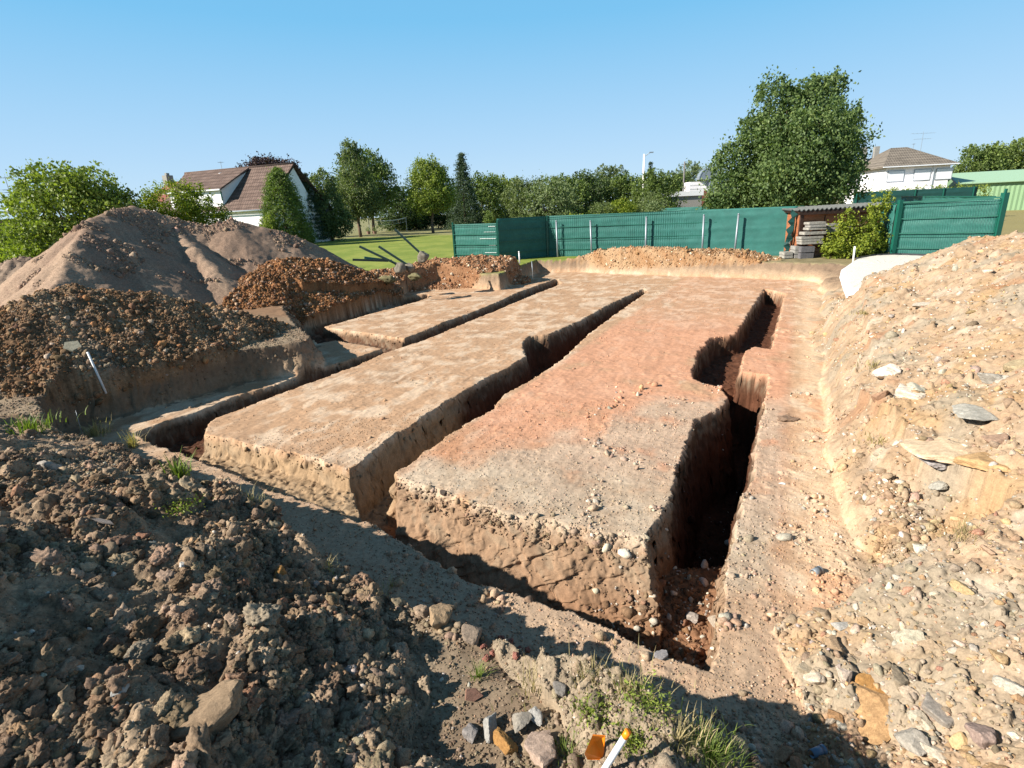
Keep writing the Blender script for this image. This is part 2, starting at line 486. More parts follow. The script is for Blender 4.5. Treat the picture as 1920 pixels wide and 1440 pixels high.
def empty(name, loc, rz=0.0):
    o = bpy.data.objects.new(name, None)
    o.empty_display_size = .1
    COL.objects.link(o)
    o.location = loc
    o.rotation_euler = (0, 0, rz)
    return o

class MB:
    """collects boxes, prisms, tubes and quads into one mesh"""
    def __init__(s): s.v = []; s.f = []
    def add(s, vs, fs):
        b = len(s.v); s.v += [tuple(q) for q in vs]; s.f += [tuple(b + i for i in g) for g in fs]; return s
    def box(s, x0, x1, y0, y1, z0, z1):
        return s.add([(x0, y0, z0), (x1, y0, z0), (x1, y1, z0), (x0, y1, z0), (x0, y0, z1), (x1, y0, z1), (x1, y1, z1), (x0, y1, z1)],
                     [(0, 3, 2, 1), (4, 5, 6, 7), (0, 1, 5, 4), (1, 2, 6, 5), (2, 3, 7, 6), (3, 0, 4, 7)])
    def tube(s, a, b, r0, r1=None, n=8, caps=True):
        a = Vector(a); b = Vector(b); r1 = r0 if r1 is None else r1
        d = (b - a).normalized()
        u = d.orthogonal().normalized(); w = d.cross(u)
        vs = []
        for c, r in ((a, r0), (b, r1)):
            for i in range(n):
                t = 2 * pi * i / n
                vs.append(c + (u * cos(t) + w * sin(t)) * r)
        fs = [(i, (i + 1) % n, n + (i + 1) % n, n + i) for i in range(n)]
        if caps: fs += [tuple(range(n - 1, -1, -1)), tuple(range(n, 2 * n))]
        return s.add(vs, fs)
    def bar(s, a, b, w, h):
        """square bar from a to b"""
        a = Vector(a); b = Vector(b); d = (b - a).normalized()
        u = d.cross(Vector((0, 0, 1)))
        if u.length < 1e-3: u = Vector((1, 0, 0))
        u.normalize(); k = u.cross(d)
        vs = []
        for c in (a, b):
            for (p_, q) in ((-1, -1), (1, -1), (1, 1), (-1, 1)):
                vs.append(c + u * (p_ * w / 2) + k * (q * h / 2))
        return s.add(vs, [(0, 1, 2, 3), (7, 6, 5, 4), (0, 4, 5, 1), (1, 5, 6, 2), (2, 6, 7, 3), (3, 7, 4, 0)])
    def slab(s, pts, t):
        """polygon given as 3d points, thickened downwards along its normal"""
        P = [Vector(q) for q in pts]
        nrm = (P[1] - P[0]).cross(P[-1] - P[0]).normalized()
        n = len(P)
        vs = P + [q - nrm * t for q in P]
        fs = [tuple(range(n)), tuple(range(2 * n - 1, n - 1, -1))] + [(i, n + i, n + (i + 1) % n, (i + 1) % n) for i in range(n)]
        return s.add(vs, fs)
    def build(s, name, mat, parent=None, smooth=False):
        me = bpy.data.meshes.new(name)
        me.from_pydata([tuple(q) for q in s.v], [], s.f); me.update()
        return link(name, me, mat, parent, smooth)

# ---------------------------------------------------------------- terrain mesh
QUICK = 1.0
def build_terrain():
    th = []
    a = -radians(112)
    st = .0021 * QUICK
    while a < radians(112):
        th.append(a)
        a += st if abs(a) < radians(50) else st * 5
    th = np.array(th)
    rs = [.12]
    while rs[-1] < 4500:
        r = rs[-1]
        k = .012 if r < 1.0 else (.0021 * QUICK if r < 27 else (.012 if r < 120 else .05))
        rs.append(r * (1 + k))
    rs = np.array(rs)
    TH, RR = np.meshgrid(th, rs)
    X = RR * np.sin(TH); Y = RR * np.cos(TH)
    Z, K, D = height(X, Y)
    X, Y = roughen(X, Y, Z, K, D)
    return X, Y, Z, K, D

def lerp(a, b, t):
    t = np.asarray(t)[..., None]
    return a * (1 - t) + b * t

def soil_colour(x, y, z, k, dep):
    c = np.zeros(x.shape + (3,), np.float32)
    xs = x + 1.3 * z; ys = y - 1.1 * z
    n1 = fbm(xs, ys, 1.3, 4, 201); n2 = fbm(xs, ys, .45, 4, 211); n3 = fbm(xs, ys, .12, 3, 221); n4 = fbm(x, y, 4.0, 3, 231)
    C = lambda *q: np.array(q, np.float32)
    # pit floor
    tan = C(.43, .27, .165); cream = C(.56, .42, .30); pink = C(.54, .275, .17); grey = C(.40, .33, .25); red = C(.44, .19, .10); brown = C(.27, .17, .105)
    g = lerp(tan, cream, sst(-.05, .35, n2 * .7 + n1 * .6))
    g = lerp(g, brown, .45 * sst(.12, .45, n1 - n2 * .5))
    # streaks left by the digger along the blocks
    ca, sa = cos(radians(27.5)), sin(radians(27.5))
    lx = x * ca - y * sa; ly = x * sa + y * ca
    qx = lx + .25 * fbm(lx, ly, .9, 2, 243); qy = ly + .4 * fbm(lx, ly, 1.1, 2, 244)
    stk = .6 * fbm(qx * 2.2 + qy * .35, qy * .5, .55, 5, 241) + .5 * fbm(qx * 1.1, qy * .9, .8, 4, 242)
    g = lerp(g, cream, .85 * sst(.04, .3, stk))
    g = lerp(g, tan * .85, .45 * sst(.08, .35, -stk))
    # right block: a red band, then grey green towards the near right corner
    onC = sst(-3.95, -3.75, lx) * (1 - sst(.0, .25, lx))
    mid = sst(4.6, 6.2, ly + n1 * 1.2) * (1 - .6 * sst(12.5, 16.0, ly + n1))
    g = lerp(g, pink * (1 + .12 * n2[..., None]), onC * mid * .8 * sst(-.5, .1, n1 + n2 * .5 + .25))
    gg = onC * sst(.0, .5, (lx + 3.9) * .55 - (ly - 4.2) * .33 + n1 * .9 + .15)* (1 - sst(8.0, 9.0, ly))
    g = lerp(g, grey * (1 + .25 * n2[..., None]), gg * .68 * sst(-.45, .15, n2 + n1 * .6 + .2))
    g = lerp(g, red * 1.1, onC * (1 - mid) * (1 - gg) * (1 - sst(5.6, 6.6, ly)) * .5)
    # right strip: ochre and grey
    rs_ = sst(.1, .5, lx)
    g = lerp(g, C(.60, .43, .285), rs_ * .9)
    g = lerp(g, C(.50, .385, .27), rs_ * .6 * sst(.05, .35, n2 + n1 * .5))
    g = lerp(g, C(.52, .27, .15), rs_ * .6 * sst(.12, .35, n1 - n2))
    # bench along the near edge
    bn = 1 - sst(3.6, 4.1, ly + 0 * x)
    g = lerp(g, C(.40, .275, .185), bn * .75 * (1 - rs_))
    # cut faces: shade on the side walls painted in as darker, redder soil
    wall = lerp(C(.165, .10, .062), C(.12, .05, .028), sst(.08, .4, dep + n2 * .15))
    wall = lerp(wall, C(.48, .33, .20), sst(7.3, 6.7, ly) * sst(-3.6, -4.1, lx) * sst(-7.6, -7.1, lx))  # near face of the left block: sunlight painted in as paler soil
    wall = lerp(wall, lerp(C(.40, .26, .165), C(.32, .17, .095), sst(.2, .6, dep)), sst(5.2, 4.6, ly) * sst(-4.1, -3.6, lx) * sst(.0, -.3, lx))  # near face of the right block, likewise painted paler as if sunlit
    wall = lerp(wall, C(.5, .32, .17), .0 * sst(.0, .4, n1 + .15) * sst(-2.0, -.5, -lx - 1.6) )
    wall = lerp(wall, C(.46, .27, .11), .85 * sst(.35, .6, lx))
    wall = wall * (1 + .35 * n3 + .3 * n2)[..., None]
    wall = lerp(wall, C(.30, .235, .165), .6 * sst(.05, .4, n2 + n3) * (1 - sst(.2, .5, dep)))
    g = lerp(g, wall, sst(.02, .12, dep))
    # banks: grey topsoil above, pale band below
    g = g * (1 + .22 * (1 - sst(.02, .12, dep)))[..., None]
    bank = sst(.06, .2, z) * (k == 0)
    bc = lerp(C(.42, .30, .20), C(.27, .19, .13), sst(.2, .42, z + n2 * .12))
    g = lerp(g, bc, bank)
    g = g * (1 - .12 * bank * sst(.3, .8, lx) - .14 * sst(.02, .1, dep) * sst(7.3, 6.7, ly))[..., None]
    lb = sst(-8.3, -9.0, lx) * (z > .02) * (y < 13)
    g = lerp(g, C(.21, .14, .09) * (1 + .2 * n2[..., None]), lb * .8)  # left bank darkened: the shade on it is painted into the soil colour
    cl = lerp(C(.46, .32, .205), C(.55, .40, .27), sst(-.3, .3, n2))
    cl = lerp(cl, C(.50, .32, .165), .7 * sst(.08, .3, fbm(x, y, 1.1, 3, 251)))
    cl = lerp(cl, C(.41, .345, .26), .8 * sst(.05, .25, fbm(x, y, 1.5, 3, 261)))
    cl = lerp(cl, C(.66, .55, .43), .5 * sst(.25, .42, fbm(x, y, .5, 3, 271)))
    cl = lerp(cl, C(.47, .24, .13), .6 * sst(.25, .4, fbm(x, y, .9, 3, 281)))
    g = lerp(g, cl * .88, sst(.45, .95, lx + n2 * .4) * (y < 16))
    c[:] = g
    def put(key, col):
        m = (k == KEYS.index(key)); c[m] = col[m]
    lawn = lerp(C(.21, .27, .05), C(.29, .33, .07), sst(-.3, .3, n1 + n4))
    dirt = lerp(C(.24, .175, .12), C(.33, .25, .17), sst(-.3, .3, n2))
    nearpit = 1 - sst(19.0, 24.0, np.hypot(x, y) + 2 * n1)
    rgt = sst(8.5, 10, x) * (1 - sst(26, 34, y))
    dirt = lerp(dirt, C(.28, .16, .09), .8 * sst(-3.0, -4.5, x) * sst(12.5, 14, y))
    lawn = lerp(lawn, dirt, np.maximum(nearpit, rgt * .8))
    lawn = lerp(lawn, cl * .86, sst(.3, 1.0, lx) * (1 - sst(15, 17, y)))
    dry = C(.36, .29, .14)
    lawn = lerp(lawn, dry * .95, sst(9, 12, x - .1 * y) * .85)
    lawn = lerp(lawn, C(.30, .26, .15), sst(62, 70, y + 6 * n4) * .75)
    put('lawn', lawn)
    gr = lerp(C(.29, .205, .155), C(.37, .27, .20), sst(-.3, .3, n1 + n3 * .6)); put('grey', gr * C(1.1, 1.05, 1.0))
    put('far', gr * .95)
    br = lerp(C(.21, .13, .075), C(.36, .24, .145), sst(-.25, .3, n2 + n3 * .5))
    br = lerp(br, C(.33, .16, .07), .6 * sst(.1, .4, n1)); br = lerp(br, C(.3, .25, .19), .6 * sst(.1, .4, -n1)); put('brown', br)
    og = lerp(C(.21, .10, .045), C(.36, .17, .075), sst(-.25, .3, n2 + n3 * .5)); put('orange', og)
    lo = lerp(C(.31, .155, .08), C(.42, .235, .13), sst(-.25, .3, n2)); put('low', lo)
    sp = lerp(C(.36, .20, .10), C(.44, .29, .17), sst(-.25, .3, n2 + n1)); put('spoil', sp)
    put('clay', cl * .86)
    fr = lerp(C(.255, .175, .115), C(.40, .295, .20), sst(-.25, .3, n2 + n3 * .4))
    fr = lerp(fr, C(.26, .165, .10), .6 * sst(.1, .4, n1))
    fr = lerp(fr, C(.35, .28, .20), .85 * sst(-1.4, -.3, x - .15 * y + n1 * .5)); put('front', fr)
    return np.clip(c * .74, .01, .85)

X, Y, Z, K, D = build_terrain()
ncol = X.shape[1]; nrow = X.shape[0]
colr = soil_colour(X, Y, Z, K, D)
col4 = np.concatenate([colr, np.ones(X.shape + (1,), np.float32)], -1).reshape(-1, 4)
V = np.stack([X, Y, Z], -1).reshape(-1, 3)
i0 = (np.arange(nrow - 1)[:, None] * ncol + np.arange(ncol - 1)[None, :]).ravel()
F = np.stack([i0, i0 + 1, i0 + ncol + 1, i0 + ncol], 1)
KF = K.ravel()[i0]
LAB = {
    'ground': ('ground', None, None), 'lawn': ('lawn', None, None),
    'grey': ('soil_heap', 'tall grey-brown soil heap with smooth shaded flanks in front of the houses', 'soil heap'),
    'far': ('soil_heap', 'small grey soil heap at the left edge behind the tall heap, under the dark tree', 'soil heap'),
    'brown': ('soil_heap', 'broad brown cloddy soil heap along the left bank with a white stake at its foot', 'soil heap'),
    'orange': ('soil_heap', 'rust-orange cloddy soil heap right of the tall grey heap', 'soil heap'),
    'low': ('soil_heap', 'long low orange soil heap in front of the lawn, beside the uprooted posts', 'soil heap'),
    'spoil': ('soil_heap', 'ochre ridge of loose soil along the foot of the long green fence', 'soil heap'),
    'clay': ('soil_heap', 'pale stony clay heap sloping up along the whole right side of the pit', 'soil heap'),
    'front': ('soil_heap', 'dark crumbly soil heap filling the lower left foreground', 'soil heap')}
for ki_, key in enumerate(KEYS):
    m = KF == ki_
    if not m.any(): continue
    f = F[m]
    used, inv = np.unique(f, return_inverse=True)
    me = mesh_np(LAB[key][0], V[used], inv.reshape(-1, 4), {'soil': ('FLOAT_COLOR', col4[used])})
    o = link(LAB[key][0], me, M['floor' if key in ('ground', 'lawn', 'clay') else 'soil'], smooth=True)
    if LAB[key][1]: tag(o, LAB[key][1], LAB[key][2])
    else: o['kind'] = 'structure'
del V, F, col4, colr
# ---------------------------------------------------------------- clods and stones
from mathutils import noise as mn
import bmesh

def ico(sub):
    bm = bmesh.new()
    bmesh.ops.create_icosphere(bm, subdivisions=sub, radius=1.0)
    v = np.array([q.co[:] for q in bm.verts], np.float32)
    f = np.array([[w.index for w in g.verts] for g in bm.faces], np.int32)
    bm.free()
    return v, f

def stone_proto(seed, sub, planes=9, rough=.08, crumb=0.0, flat=(.75, 1.0, .6), hr=(.55, .95)):
    rg = np.random.default_rng(seed)
    v, f = ico(sub)
    nn = rg.normal(size=(planes, 3)); nn /= np.linalg.norm(nn, axis=1)[:, None]
    hh = rg.uniform(*hr, planes)
    dt = v @ nn.T
    r = np.min(np.where(dt > .05, hh[None, :] / np.maximum(dt, .05), 9), axis=1)
    r = np.minimum(r, 1.15)
    out = []
    for i, p_ in enumerate(v):
        q = Vector(p_) * float(r[i])
        o_ = Vector((seed * 3.1, seed * 1.7, 0))
        d = rough * mn.fractal(q * 2.2 + o_, 1.0, 2.0, 5)
        if crumb: d += crumb * ((.45 - 1.7 * abs(mn.noise(q * 2.7 + o_))) + .55 * (.45 - 1.7 * abs(mn.noise(q * 6.5 + o_))) + .3 * (.45 - 1.7 * abs(mn.noise(q * 13 + o_))))
        out.append(q * (1 + d))
    out = np.array([q[:] for q in out], np.float32) * np.array(flat, np.float32)
    return out, f

LO_CLOD = [stone_proto(i, 2, 11, .3, .32, (.9, 1, .8), (.5, .9)) for i in range(10)]
LO_ROCK = [stone_proto(40 + i, 2, 10, .12, .03, (.85, 1.15, .65), (.5, .85)) for i in range(10)]
TINY = [stone_proto(80 + i, 1, 5, .3, .3, (.9, 1, .7)) for i in range(8)]

CLODM = [stone_proto(120 + i, 4, 12, .3, .3, (.9, 1, .78), (.5, .9)) for i in range(5)]
MIDC = [stone_proto(140 + i, 3, 12, .3, .3, (.9, 1, .8), (.5, .9)) for i in range(8)]

def rotmats(n, rg, tilt=3.14):
    a = rg.uniform(0, 2 * pi, n); b = rg.uniform(-tilt, tilt, n); c = rg.uniform(0, 2 * pi, n)
    ca, sa, cb, sb, cc, sc_ = np.cos(a), np.sin(a), np.cos(b), np.sin(b), np.cos(c), np.sin(c)
    z0 = np.zeros(n); o1 = np.ones(n)
    Rz = np.stack([ca, -sa, z0, sa, ca, z0, z0, z0, o1], -1).reshape(n, 3, 3)
    Rx = np.stack([o1, z0, z0, z0, cb, -sb, z0, sb, cb], -1).reshape(n, 3, 3)
    Rc = np.stack([cc, -sc_, z0, sc_, cc, z0, z0, z0, o1], -1).reshape(n, 3, 3)
    return Rz @ Rx @ Rc

def stamp(protos, pos, size, col, rg, tilt=3.14):
    n = len(pos)
    Rm = rotmats(n, rg, tilt)
    which = rg.integers(0, len(protos), n)
    VV = []; FF = []; CC = []; base = 0
    for j, (pv, pf) in enumerate(protos):
        m = np.where(which == j)[0]
        if not len(m): continue
        v = np.einsum('nij,kj->nki', Rm[m], pv) * size[m][:, None, None] + pos[m][:, None, :]
        FF.append((pf[None] + (np.arange(len(m)) * len(pv))[:, None, None] + base).reshape(-1, 3))
        VV.append(v.reshape(-1, 3)); CC.append(np.repeat(col[m], len(pv), 0)); base += len(m) * len(pv)
    return np.concatenate(VV), np.concatenate(FF), np.concatenate(CC)

def sample(keys, n, thr, rr, rg, accept=None, floor_only=False):
    """points on the terrain belonging to the given heaps; density falls with distance"""
    X_, Y_, Z_, K_, D_ = [], [], [], [], []
    tot = 0
    ids = [KEYS.index(q) for q in keys]
    for it in range(12):
        th = rg.uniform(radians(thr[0]), radians(thr[1]), n * 2)
        r = np.exp(rg.uniform(np.log(rr[0]), np.log(rr[1]), n * 2))
        x = r * np.sin(th); y = r * np.cos(th)
        z, k, d = height(x, y)
        ok = np.isin(k, ids)
        if floor_only: ok &= (z < .15)
        if accept is not None: ok &= accept(x, y, z, k, d)
        X_.append(x[ok]); Y_.append(y[ok]); Z_.append(z[ok]); K_.append(k[ok]); D_.append(d[ok])
        tot += ok.sum()
        if tot >= n: break
    c = lambda a: np.concatenate(a)[:n]
    return c(X_), c(Y_), c(Z_), c(K_), c(D_)

TRUNCATED = []
def scatter(name, keys, n, smin, smax, powr, thr, rr, protos, seed, cvar=.18, pix=.0022, sink=.35, extra=None, accept=None, big=None, floor_only=False, tilt=3.14, label=None):
    rg = np.random.default_rng(seed)
    x, y, z, k, d = sample(keys, n, thr, rr, rg, accept, floor_only)
    n = len(x)
    if n == 0: return
    u = rg.uniform(0, 1, n)
    s_ = (smin ** -powr + u * (smax ** -powr - smin ** -powr)) ** (-1 / powr)
    r = np.hypot(x, y)
    s_ = np.maximum(s_, pix * r)
    c = soil_colour(x, y, z, k, d)
    if extra is not None:
        pick = rg.uniform(0, 1, n)
        a = 0
        for fr, cc in extra:
            m = (pick >= a) & (pick < a + fr); a += fr
            c[m] = np.array(cc, np.float32)
    c = c * (1 + rg.normal(0, cvar, (n, 1))) * (1 + rg.normal(0, .03, (n, 3)))
    c = np.clip(c, .02, .8).astype(np.float32)
    pos = np.stack([x, y, z + s_ * (.5 - sink)], -1)
    app = s_ / np.sqrt(r * r + (CAMH - z) ** 2)
    nb = 0
    if big:
        nb = min(big[0], int((app > big[3]).sum()))
    order = np.argsort(-app)
    for q in order[:nb]:
        TRUNCATED.append((big[1], big[2], pos[q], float(s_[q]), c[q], float(rg.uniform(0, 6.28)), float(rg.normal(0, .35)), float(rg.normal(0, .35)), big[4:]))
    rest = order[nb:]
    v, f, cc = stamp(protos, pos[rest], s_[rest], np.concatenate([c[rest], np.ones((len(rest), 1), np.float32)], 1), rg, tilt)
    me = mesh_np(name, v, f, {'soil': ('FLOAT_COLOR', cc)})
    o = link(name, me, M['clod'], smooth=False)
    o['kind'] = 'stuff'
    if label: o['label'] = label
    return o

CH_CLOD = []; CH_ROCK = []
for i in range(10):
    v, f = stone_proto(200 + i, 5 if i < 5 else 4, 12, .3, .3, (.9, 1, .78), (.5, .9)); CH_CLOD.append(mesh_np('soil_clod', v, f))
for i in range(12):
    v, f = stone_proto(300 + i, 4, 11, .09, .02, (.85, 1.15, .62), (.42, .8)); CH_ROCK.append(mesh_np('stone', v, f))
for me in CH_CLOD + CH_ROCK:
    me.materials.append(M['rock'])
    me.polygons.foreach_set('use_smooth', np.full(len(me.polygons), me.name.startswith('soil_clod')))

# front heap: crumbly clods
scatter('loose_clods', ['front', 'lawn'], 30000, .006, .022, 1.9, (-62, 42), (.7, 8), LO_CLOD, 1,
        accept=lambda x, y, z, k, d: (fbm(x, y, .8, 2, 301) > -.12) & ~((x > -.6) & (y < 4)) , extra=[(.02, (.26, .14, .09)), (.012, (.42, .38, .32)), (.05, (.28, .18, .10))], label='crumbly brown soil crumbs covering the front heap')
scatter('soil_clods', ['front', 'lawn'], 5200, .018, .075, 2.3, (-62, 42), (.9, 8), MIDC, 41, big=(290, 'soil_clod', 'clod', .010, 'clods on the front heap'), sink=.42, accept=lambda x, y, z, k, d: (fbm(x, y, .8, 2, 301) > -.12) & ~((x > -.6) & (y < 4)), extra=[(.02, (.26, .14, .09)), (.015, (.40, .36, .30)), (.05, (.30, .19, .11))], label='fist-sized clods spread over the front heap')
scatter('soil_crumbs', ['front', 'lawn', 'ground'], 52000, .0035, .014, 2.0, (-62, 42), (.9, 8), TINY, 21, pix=.0011, accept=lambda x, y, z, k, d: d < .02, extra=[(.04, (.45, .40, .34)), (.05, (.34, .22, .14))], label='fine crumbs over the front heap and the bench')
scatter('loose_clods', ['front', 'lawn', 'ground'], 5000, .006, .05, 1.6, (-25, 60), (.9, 5), LO_CLOD, 2, accept=lambda x, y, z, k, d: (fbm(x, y, .6, 2, 302) > -.05) & (d < .05) , label='small crumbs of soil on the bench and the near bank')
scatter('large_clods', ['front'], 420, .035, .085, 1.6, (-62, 30), (1.2, 7), CLODM, 31, sink=.5, accept=lambda x, y, z, k, d: (fbm(x, y, .9, 2, 305) > -.02) & ~((x > -.6) & (y < 4)), label='larger broken clods sunk in the front heap')
# clay heap: stones half sunk in pale clay
scatter('clay_rubble', ['clay'], 21000, .008, .13, 2.1, (10, 75), (1.4, 17), LO_ROCK, 3, cvar=.16, sink=.55, big=(290, 'stone', 'stone', .011, 'stones on the clay heap'),
        extra=[(.10, (.50, .43, .35)), (.10, (.36, .32, .265)), (.16, (.42, .28, .155)), (.04, (.34, .19, .125)), (.1, (.42, .34, .26))], label='broken stones and clay crumbs on the pale heap')
scatter('clay_rubble', ['ground', 'lawn'], 7000, .008, .07, 2.1, (10, 50), (2.4, 17), LO_ROCK, 33, pix=.0012, cvar=.14, sink=.45, accept=lambda x, y, z, k, d: (d < .01) & (x * .887 - y * .462 + .5 * fbm(x, y, .5, 2, 113) > .9), extra=[(.1, (.55, .48, .4)), (.1, (.45, .3, .18))], label='rubble on the rim between the pit strip and the clay heap')
scatter('brown_clods', ['brown'], 26000, .010, .085, 2.5, (-62, -12), (6.5, 15), LO_CLOD, 4, pix=.0011, extra=[(.08, (.36, .28, .2)), (.1, (.33, .16, .07))], label='clods on the brown heap')
scatter('orange_clods', ['orange', 'ground'], 15000, .014, .08, 2.2, (-36, -4), (13.5, 23), LO_CLOD, 5, pix=.0011, accept=lambda x, y, z, k, d: (k == 5) | ((k == 0) & (d < .02) & (z > .12) & (x < -2.5) & (y > 14.2)), extra=[(.12, (.40, .27, .18)), (.1, (.18, .1, .06))], label='rusty clods on the orange heap')
scatter('grey_clods', ['grey', 'far'], 6000, .012, .13, 2.1, (-62, -10), (10, 23), LO_CLOD, 6, pix=.0010, sink=.45, accept=lambda x, y, z, k, d: (fbm(x, y, 1.4, 2, 101) + .25 * (z - 2.4) > .1), label='clods on the grey heap')
scatter('ochre_clods', ['low', 'spoil'], 9000, .015, .09, 2.0, (-22, 32), (18, 26), TINY, 7, pix=.0011, extra=[(.1, (.55, .45, .33))], label='clods on the low heaps by the fence')
# loose crumbs over the pit floor and at the foot of the trench walls
scatter('edge_crumbs', ['ground', 'lawn'], 6500, .006, .05, 2.0, (-50, 45), (2.2, 20), LO_CLOD, 18, pix=.0012, cvar=.16, accept=lambda x, y, z, k, d: ((d > .005) & (d < .16)) | ((k == 0) & (z > .1) & (d < .01) & (x * .887 - y * .462 < -2)) | ((k == 1) & (x < -3.5) & (y < 12)), label='crumbs along the trench edges and the banks')
scatter('pit_crumbs', ['ground'], 7000, .004, .035, 2.3, (-45, 45), (2.2, 22), TINY, 8, pix=.0009, cvar=.14, accept=lambda x, y, z, k, d: (fbm(x, y, .9, 3, 111) > .02) | (d > .01), label='crumbs of soil on the pit floor')
scatter('pit_rubble', ['ground'], 3000, .01, .08, 2.0, (8, 42), (2.0, 9), LO_ROCK, 9, pix=.0015, cvar=.14, accept=lambda x, y, z, k, d: ((d > .3) & (y < 4.7)) | ((z > .03) & (d < .01) & (y < 4.2)) | (fbm(x, y, .5, 2, 112) > .22), extra=[(.1, (.6, .5, .4)), (.15, (.36, .32, .27))], label='stones and crumbs at the near end of the right trench')

SIDE = lambda x: 'left' if x < -2.2 else ('middle' if x < -.9 else 'right')
def hue(c):
    l = .3 * c[0] + .6 * c[1] + .1 * c[2]
    if l > .45: return 'whitish'
    if c[0] > 2.2 * c[2] and c[0] > .25: return 'ochre'
    if c[0] > 1.9 * c[1]: return 'reddish'
    return 'grey-brown' if l < .3 else 'pale tan'
for j, (nm, cat, pos, s_, c, rz, rx, ry, ex) in enumerate(TRUNCATED):
    L = CH_CLOD if nm == 'soil_clod' else CH_ROCK
    if nm == 'soil_clod': me = L[(j % 5) if s_ > .05 else 5 + j % 5]
    else: me = L[j % 12]
    o = bpy.data.objects.new(nm, me)
    COL.objects.link(o)
    o.location = [float(q) for q in pos]
    o.rotation_euler = (rx, ry, rz)
    o.scale = (s_,) * 3
    o.color = (*[float(q) for q in c], 1)
    sz = 'fist-sized' if s_ > .07 else 'small'
    if nm == 'soil_clod':
        tag(o, '%s %s crumbly clod lying on the dark heap in the lower left foreground' % (sz, hue(c)), cat, '%s %s clods on the front heap' % (sz, hue(c)))
    else:
        tag(o, '%s %s stone half sunk in the pale clay heap on the right' % (sz, hue(c)), cat, '%s %s stones in the clay heap' % (sz, hue(c)))
# ---------------------------------------------------------------- vegetation
M['bark'] = plain('bark', (.12, .085, .06), .9, .1, .3, 9, .5)
M['g_dark'] = leaf_mat('leaf_dark_green', (.018, .035, .014), (.095, .14, .045))
M['g_mid'] = leaf_mat('leaf_mid_green', (.035, .06, .018), (.16, .215, .055))
M['g_light'] = leaf_mat('leaf_light_green', (.06, .095, .02), (.26, .31, .06))
M['g_yellow'] = leaf_mat('leaf_yellow_green', (.07, .11, .012), (.24, .28, .03), yellow=(.34, .34, .05))
M['g_olive'] = leaf_mat('leaf_olive_green', (.045, .07, .028), (.175, .215, .08))
M['g_pale'] = leaf_mat('leaf_pale_green', (.09, .12, .06), (.20, .25, .11))
M['g_big'] = leaf_mat('leaf_maple_green', (.028, .06, .02), (.15, .21, .07), yellow=(.17, .20, .05))
M['g_fir'] = leaf_mat('needle_blue_green', (.025, .045, .03), (.075, .11, .065))
M['g_purple'] = leaf_mat('leaf_purple', (.018, .012, .016), (.06, .035, .045))
M['grass'] = leaf_mat('grass_blade', (.06, .09, .02), (.18, .24, .05), sc=5)
M['straw'] = leaf_mat('dry_straw', (.20, .16, .08), (.45, .37, .2), sc=5)

def leaves(P, S, rg, up=.25, aspect=.62, droop=0.0):
    """one folded leaf blade (two quads) at every point"""
    n = len(P)
    d = rg.normal(size=(n, 3)); d[:, 2] = d[:, 2] * .6 + up
    d /= np.linalg.norm(d, axis=1)[:, None]
    a = rg.normal(size=(n, 3)); a -= (a * d).sum(1)[:, None] * d; a /= np.linalg.norm(a, axis=1)[:, None]
    b = np.cross(d, a)
    S = S[:, None]
    v = np.stack([P - a * S * .5, P + b * S * .5 * aspect + d * S * .1, P + a * S * .5 - d * S * droop, P - b * S * .5 * aspect + d * S * .1], 1)
    f = (np.arange(n)[:, None] * 4 + np.arange(4)[None, :])
    br = np.repeat(rg.uniform(0, 1, n), 4)
    return v.reshape(-1, 3).astype(np.float32), f.astype(np.int32), br

def crown_points(blobs, n, rg, clump=.35, per=26, shell=.55, holes=.0):
    """leaf positions gathered in clumps spread through the crown's volume"""
    vol = np.array([(b[3] * b[4] * b[5]) ** .67 for b in blobs]); vol /= vol.sum()
    nc = max(3, n // per)
    w = rg.choice(len(blobs), nc, p=vol)
    B = np.array(blobs)[w]
    d = rg.normal(size=(nc, 3)); d /= np.linalg.norm(d, axis=1)[:, None]
    rad = (shell + (1 - shell) * rg.uniform(0, 1, nc) ** .7) * (1 + .10 * rg.normal(size=nc))
    c = B[:, :3] + d * rad[:, None] * B[:, 3:6]
    cs = clump * rg.uniform(.5, 1.3, nc)
    out = np.repeat(c, per, 0) + rg.normal(size=(nc * per, 3)) * np.repeat(cs, per)[:, None] * .55
    return out

def trunk_mesh(h, r, rg, limbs, spread):
    mb = MB()
    p = Vector((0, 0, -.2)); n = 5; pr = r
    top = None
    pts = [p]
    for i in range(n):
        q = Vector((rg.normal() * r * .5, rg.normal() * r * .5, h * (i + 1) / n))
        nr = r * (1 - .75 * (i + 1) / n)
        mb.tube(pts[-1], q, pr, nr, 8, caps=(i == 0)); pr = nr; pts.append(q)
    for i in range(limbs):
        t = rg.uniform(.35, .95)
        s0 = Vector((0, 0, h * t)); a = rg.uniform(0, 2 * pi)
        e = s0 + Vector((cos(a) * spread * rg.uniform(.4, .9), sin(a) * spread * rg.uniform(.4, .9), h * rg.uniform(.12, .35)))
        m_ = s0.lerp(e, .5) + Vector((0, 0, -.06 * h))
        rr = r * (1 - .7 * t) * .6
        mb.tube(s0, m_, rr, rr * .65, 6, False); mb.tube(m_, e, rr * .65, rr * .2, 6, False)
    return mb

